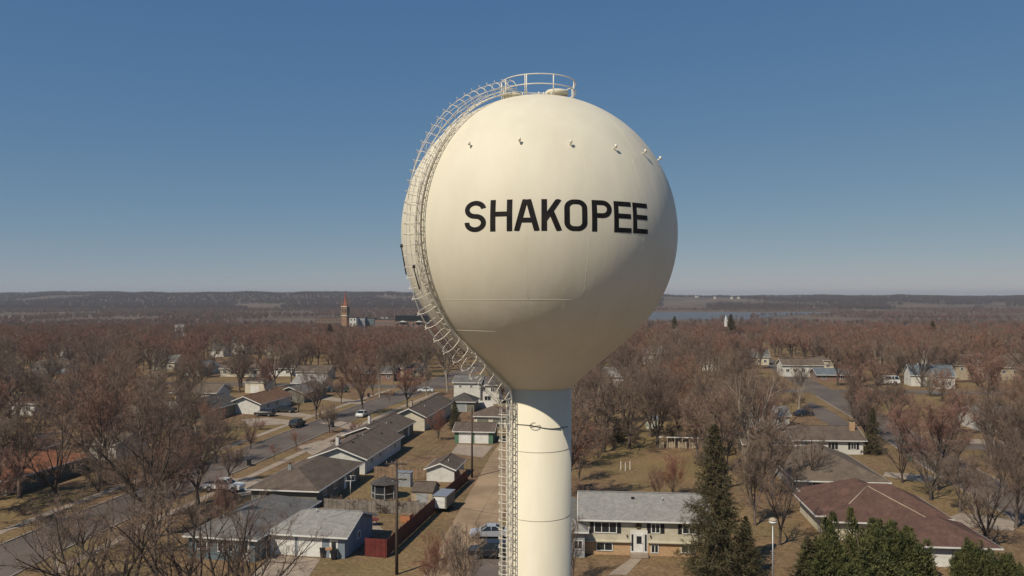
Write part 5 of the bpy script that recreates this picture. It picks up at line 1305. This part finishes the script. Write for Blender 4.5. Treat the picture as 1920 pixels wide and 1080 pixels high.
# ------------------------------------------------------------------ the mass of bare trees
placed = [(o.location.x, o.location.y, 3.5) for o in C.objects if o.type == 'EMPTY' and o.parent is None and o.get('category') in ('tree',)]
boxes = []
for o in C.objects:
    if o.parent is None and o.type == 'EMPTY' and o.get('category') in ('house', 'garage', 'shed', 'gazebo', 'trailer', 'car', 'pickup truck', 'playhouse', 'pergola'):
        for ch in o.children:
            if ch.name.startswith(('wall', 'roof')) and ch.type == 'MESH':
                Mw = o.matrix_basis @ ch.matrix_basis; bb = [Mw @ Vector(v) for v in ch.bound_box]; c = sum(bb, Vector()) / 8
                boxes.append((c.x, c.y, max((v - c).xy.length for v in bb) * .86))
def dist_line(x, y, L):
    best = 1e9
    for a, b in zip(L, L[1:]):
        ax, ay, bx, by = a[0], a[1], b[0], b[1]; dx, dy = bx - ax, by - ay; t = max(0, min(1, ((x - ax) * dx + (y - ay) * dy) / (dx * dx + dy * dy)))
        best = min(best, math.hypot(x - ax - t * dx, y - ay - t * dy))
    return best
def clear(x, y, gap=5.5):
    if dist_line(x, y, LS) < 6.6 or dist_line(x, y, RS_) < 6.6 or dist_line(x, y, X1) < 6 or dist_line(x, y, AL) < 4.5 or dist_line(x, y, XR) < 5: return False
    for bx, by, r in boxes:
        if (x - bx) ** 2 + (y - by) ** 2 < (r + .6) ** 2: return False
    for q in placed:
        if (x - q[0]) ** 2 + (y - q[1]) ** 2 < gap * gap: return False
    return True
# sight lines that stay open: (px0, px1, py0, py1) windows of the photograph where the ground shows
OPEN = [(440, 940, 740, 1080), (500, 800, 720, 800), (1075, 1300, 850, 1080), (0, 110, 985, 1080), (1655, 1745, 870, 990), (1420, 1520, 950, 1080), (1500, 1700, 838, 1080), (1480, 1615, 800, 852), (1700, 1860, 940, 1080), (405, 600, 745, 830), (850, 945, 690, 1080),
        (400, 460, 890, 930), (1420, 1500, 700, 712)]
FAR_OPEN = [(385, 470, 630, 708, 366), (330, 345, 610, 628, 500), (1466, 1560, 678, 722, 275), (1700, 1835, 660, 732, 245), (1640, 1692, 698, 724, 255), (555, 660, 690, 716, 270), (1205, 1225, 665, 684, 330), (500, 515, 655, 672, 350), (1785, 1915, 655, 716, 265), (30, 130, 668, 706, 275), (280, 330, 668, 700, 280), (1290, 1350, 668, 700, 280), (1400, 1440, 655, 690, 300)]
def seen_open(x, y, ht):
    px_ = 960 + x * F / y; f_ = HZ + CAM_H * F / y; t_ = HZ + (CAM_H - ht) * F / y
    for a, b, c, d, D_ in FAR_OPEN:
        if a - 8 < px_ < b + 8 and y < D_ and f_ > c and t_ < d - .3 * (d - c) and f_ - .25 * (f_ - t_) > c and rnd.random() < (.9 if px_ < 1600 else .85): return True
    px = 960 + x * F / y; f = HZ + CAM_H * F / y; t = HZ + (CAM_H - ht) * F / y
    for a, b, c, d in OPEN:
        if a - 6 < px < b + 6 and f > c and t + (f - t) * .55 < d: return True
    return False
KL = {'m': ('reddish twigged bare maple', 'reddish bare maples'), 'o': ('open dark limbed bare tree', 'dark limbed bare trees'), 'f': ('fine tan twigged bare tree', 'tan bare trees'), 'p': ('pale barked upright bare tree', 'pale barked trees'), 'c': ('low many stemmed bare tree', 'many stemmed trees')}
def belt(k, x, y):
    a, g = KL[k[0]]; px = 960 + x * F / y
    side = 'at the far left' if px < 240 else 'left of the tower' if px < 960 else 'right of the tower' if px < 1440 else 'at the far right'
    dep = 'in the nearest rows' if y < 150 else 'in the middle rows' if y < 215 else 'towards the back of the belt'
    return a + ' ' + dep + ' ' + side, g + ' ' + dep + ' ' + side
GRPS = {0: ('bare reddish maple in the dense belt of maples left of the tower', 'bare maples left of the tower'), 1: ('bare reddish brown maple in the dense belt of maples right of the tower', 'bare maples right of the tower')}
kinds = ['maple0', 'maple1', 'maple2', 'maple3', 'maple4', 'open0', 'open1', 'open2', 'fine0', 'fine1', 'fine2', 'pale0', 'pale1', 'clump0']
cnt = 0; tries = 0; Y = 96.0; cand = []
while tries < 60000 and len(cand) < 1500:
    tries += 1
    y = 92 + (560 - 92) * rnd.random() ** .75; x = rnd.uniform(-.70, .70) * y
    s = rnd.uniform(.85, 1.3)
    if y < 500 and seen_open(x, y, 13 * s): continue
    if y < 165 and x / y > -.29 and x / y < .06: continue
    if not clear(x, y, 5.2 if y < 180 else 7.0): continue
    placed.append((x, y, 3)); cand.append((y, x, s))
cand.sort()
NIND = 225
for y, x, s in cand[:NIND]:
    k = rnd.choice(kinds); g = 0 if x < 0 else 1
    if k == 'clump0': s *= 1.4
    lb, gp = belt(k, x, y)
    plant('bare_tree', k, x, y, s, None, lb, 'tree', gp, sz=s * rnd.uniform(.9, 1.1))
print('trees', len(cand))
# undergrowth shrubs
sh = 0
for i in range(4000):
    if sh > 110: break
    y = 88 + 150 * rnd.random(); x = rnd.uniform(-.66, .66) * y
    if x / y > -.3 and x / y < .07 and y < 175: continue
    if seen_open(x, y, 1.5) or not clear(x, y, 2.2): continue
    placed.append((x, y, 1)); sh += 1
    s = rnd.uniform(.8, 1.9)
    plant('bare_shrub', 'shrub0', x, y, s, None, 'low leafless shrub in the yards %s' % ('left of the tower' if x < 0 else 'right of the tower'), 'shrub', 'leafless yard shrubs ' + ('left' if x < 0 else 'right'))
fz = random.Random(4)
for k in range(9):
    q = pg(618 + k * 19 + fz.uniform(-6, 6), 952 + fz.uniform(-4, 6) + k * 1.0)
    plant('bare_shrub', 'shrub0', q[0], q[1], fz.uniform(.9, 1.35), None, 'tan leafless bush growing along the weathered grey board fence', 'shrub', 'bushes along the grey fence')

# ------------------------------------------------------------------ far woods: instanced low detail trees, one object
def scatter(name, label, pts, protos, smin, smax, group=None):
    """points mesh with geometry nodes placing whole trees on it"""
    me = bpy.data.meshes.new(name); me.vertices.add(len(pts)); me.vertices.foreach_set('co', np.asarray([p[:3] for p in pts], np.float32).ravel()); me.update()
    o = link_mesh(name, me); tag(o, label, 'woods', None, 'stuff')
    for i in range(0): pass
    ng = bpy.data.node_groups.new(name, 'GeometryNodeTree')
    ng.interface.new_socket('Geometry', in_out='INPUT', socket_type='NodeSocketGeometry'); ng.interface.new_socket('Geometry', in_out='OUTPUT', socket_type='NodeSocketGeometry')
    N = ng.nodes; Lk = ng.links
    gi = N.new('NodeGroupInput'); go = N.new('NodeGroupOutput')
    m2p = N.new('GeometryNodeMeshToPoints'); Lk.new(gi.outputs[0], m2p.inputs[0])
    jo = N.new('GeometryNodeJoinGeometry')
    for a, b in reversed(protos):
        j2 = N.new('GeometryNodeJoinGeometry')
        for ob in (a, b):
            oi = N.new('GeometryNodeObjectInfo'); oi.inputs[0].default_value = ob; oi.transform_space = 'ORIGINAL'; Lk.new(oi.outputs['Geometry'], j2.inputs[0])
        g2 = N.new('GeometryNodeGeometryToInstance'); Lk.new(j2.outputs[0], g2.inputs[0]); Lk.new(g2.outputs[0], jo.inputs[0])
    iop = N.new('GeometryNodeInstanceOnPoints'); Lk.new(m2p.outputs[0], iop.inputs['Points']); Lk.new(jo.outputs[0], iop.inputs['Instance']); iop.inputs['Pick Instance'].default_value = True
    ri = N.new('FunctionNodeRandomValue'); ri.data_type = 'INT'; ri.inputs['Min'].default_value = 0
    for s_ in ri.inputs:
        if s_.name == 'Max' and s_.type == 'INT': s_.default_value = len(protos) - 1
        if s_.name == 'Min' and s_.type == 'INT': s_.default_value = 0
    out_i = [s_ for s_ in ri.outputs if s_.type == 'INT'][0]; Lk.new(out_i, iop.inputs['Instance Index'])
    rs = N.new('FunctionNodeRandomValue'); rs.data_type = 'FLOAT'
    fl = [s_ for s_ in rs.inputs if s_.type == 'VALUE']; fl[0].default_value = smin; fl[1].default_value = smax
    cx = N.new('ShaderNodeCombineXYZ'); of = [s_ for s_ in rs.outputs if s_.type == 'VALUE'][0]
    for k in range(3): Lk.new(of, cx.inputs[k])
    Lk.new(cx.outputs[0], iop.inputs['Scale'])
    rr_ = N.new('FunctionNodeRandomValue'); rr_.data_type = 'FLOAT'; fl = [s_ for s_ in rr_.inputs if s_.type == 'VALUE']; fl[0].default_value = 0; fl[1].default_value = 6.28
    [s_ for s_ in rr_.inputs if s_.name == 'Seed'][0].default_value = 5
    cr = N.new('ShaderNodeCombineXYZ'); Lk.new([s_ for s_ in rr_.outputs if s_.type == 'VALUE'][0], cr.inputs[2]); Lk.new(cr.outputs[0], iop.inputs['Rotation'])
    Lk.new(iop.outputs[0], go.inputs[0])
    md = o.modifiers.new('scatter', 'NODES'); md.node_group = ng
    return o
pr = []
q0 = None
for i in range(3):
    # three ordinary trees of the belt double as the pattern of the woods
    y, x, s = cand[NIND + i]
    o = empty('bare_tree', (x, y, height(x, y)), rnd.uniform(0, 6), *((lambda b_: (b_[0], 'tree', b_[1]))(belt('m', x, y))))
    a = link_mesh('trunk', LOW[i][0], o); b = link_mesh('crown', LOW[i][1], o); pr.append((a, b))
prb = []
for i in range(2):
    y, x, s = cand[NIND + 3 + i]; lb, gp = belt('m', x, y)
    o = empty('bare_tree', (x, y, height(x, y)), rnd.uniform(0, 6), lb, 'tree', gp)
    prb.append((link_mesh('trunk', LOWB[i][0], o), link_mesh('crown', LOWB[i][1], o)))
rest = [(x, y, height(x, y) - .1) for y, x, s in cand[NIND + 5:]]
scatter('distant_woods', 'reddish brown bare town trees beyond the nearer maples', [q for q in rest if q[1] < 390], pr, .85, 1.25)
scatter('distant_woods', 'lower bare town trees in front of the church and the river', [q for q in rest if q[1] >= 390], pr, .6, .88)
pts = []
r2 = random.Random(11)
def inriver(x, y): return 1425 < y < 2070 and .135 < x / y < (.30 if y < 1700 else .40)
while len(pts) < 12000:
    y = 545 + (2350 - 545) * r2.random() ** .8; x = r2.uniform(-.68, .68) * y; t = x / y
    if inriver(x, y): continue
    if y > 1250 and t > .14 and y < 1430: 
        if r2.random() < .75: continue
    n_ = mn.noise(Vector((x / 220, y / 380, 7)))
    if y > 900 and n_ < -.22: continue
    if y < 900 and -.27 < t < -.10 : continue
    pts.append((x, y, height(x, y) - .2))
scatter('valley_woods', 'leafless woods on the river flats', pts, pr + prb[:1], .5, .85)
pts = []
while len(pts) < 22000:
    y = 2250 + (4500 - 2250) * r2.random(); x = r2.uniform(-.68, .68) * y; t = x / y
    n_ = mn.noise(Vector((x / 330, y / 520, 2.2))); n2 = mn.noise(Vector((t * 14, y / 700, 5)))
    if n_ > (.22 if t > 0 else .36) or (t > .17 and n2 > .28): continue
    if .19 < t < .245 and y < 3300: continue
    pts.append((x, y, height(x, y) - .3))
scatter('bluff_woods', 'hazy leafless woods covering the far river bluff', pts, prb, .8, 1.3)

# ------------------------------------------------------------------ the air
hz_ = MB().box((0, 3900, 23), (14000, 8700, 82)).build('haze', None, kind='stuff')
hz_.data.materials.clear()
hm = bpy.data.materials.new('haze_air'); hm.use_nodes = True; n = hm.node_tree
for nd in list(n.nodes):
    if nd.type == 'BSDF_PRINCIPLED': n.nodes.remove(nd)
pv = n.nodes.new('ShaderNodeVolumePrincipled'); pv.inputs['Color'].default_value = (.80, .86, .93, 1); pv.inputs['Density'].default_value = 0.0001; pv.inputs['Anisotropy'].default_value = .2
n.links.new(pv.outputs[0], n.nodes['Material Output'].inputs['Volume']); hz_.data.materials.append(hm)
tag(hz_, 'thin pale haze over the valley', 'haze')
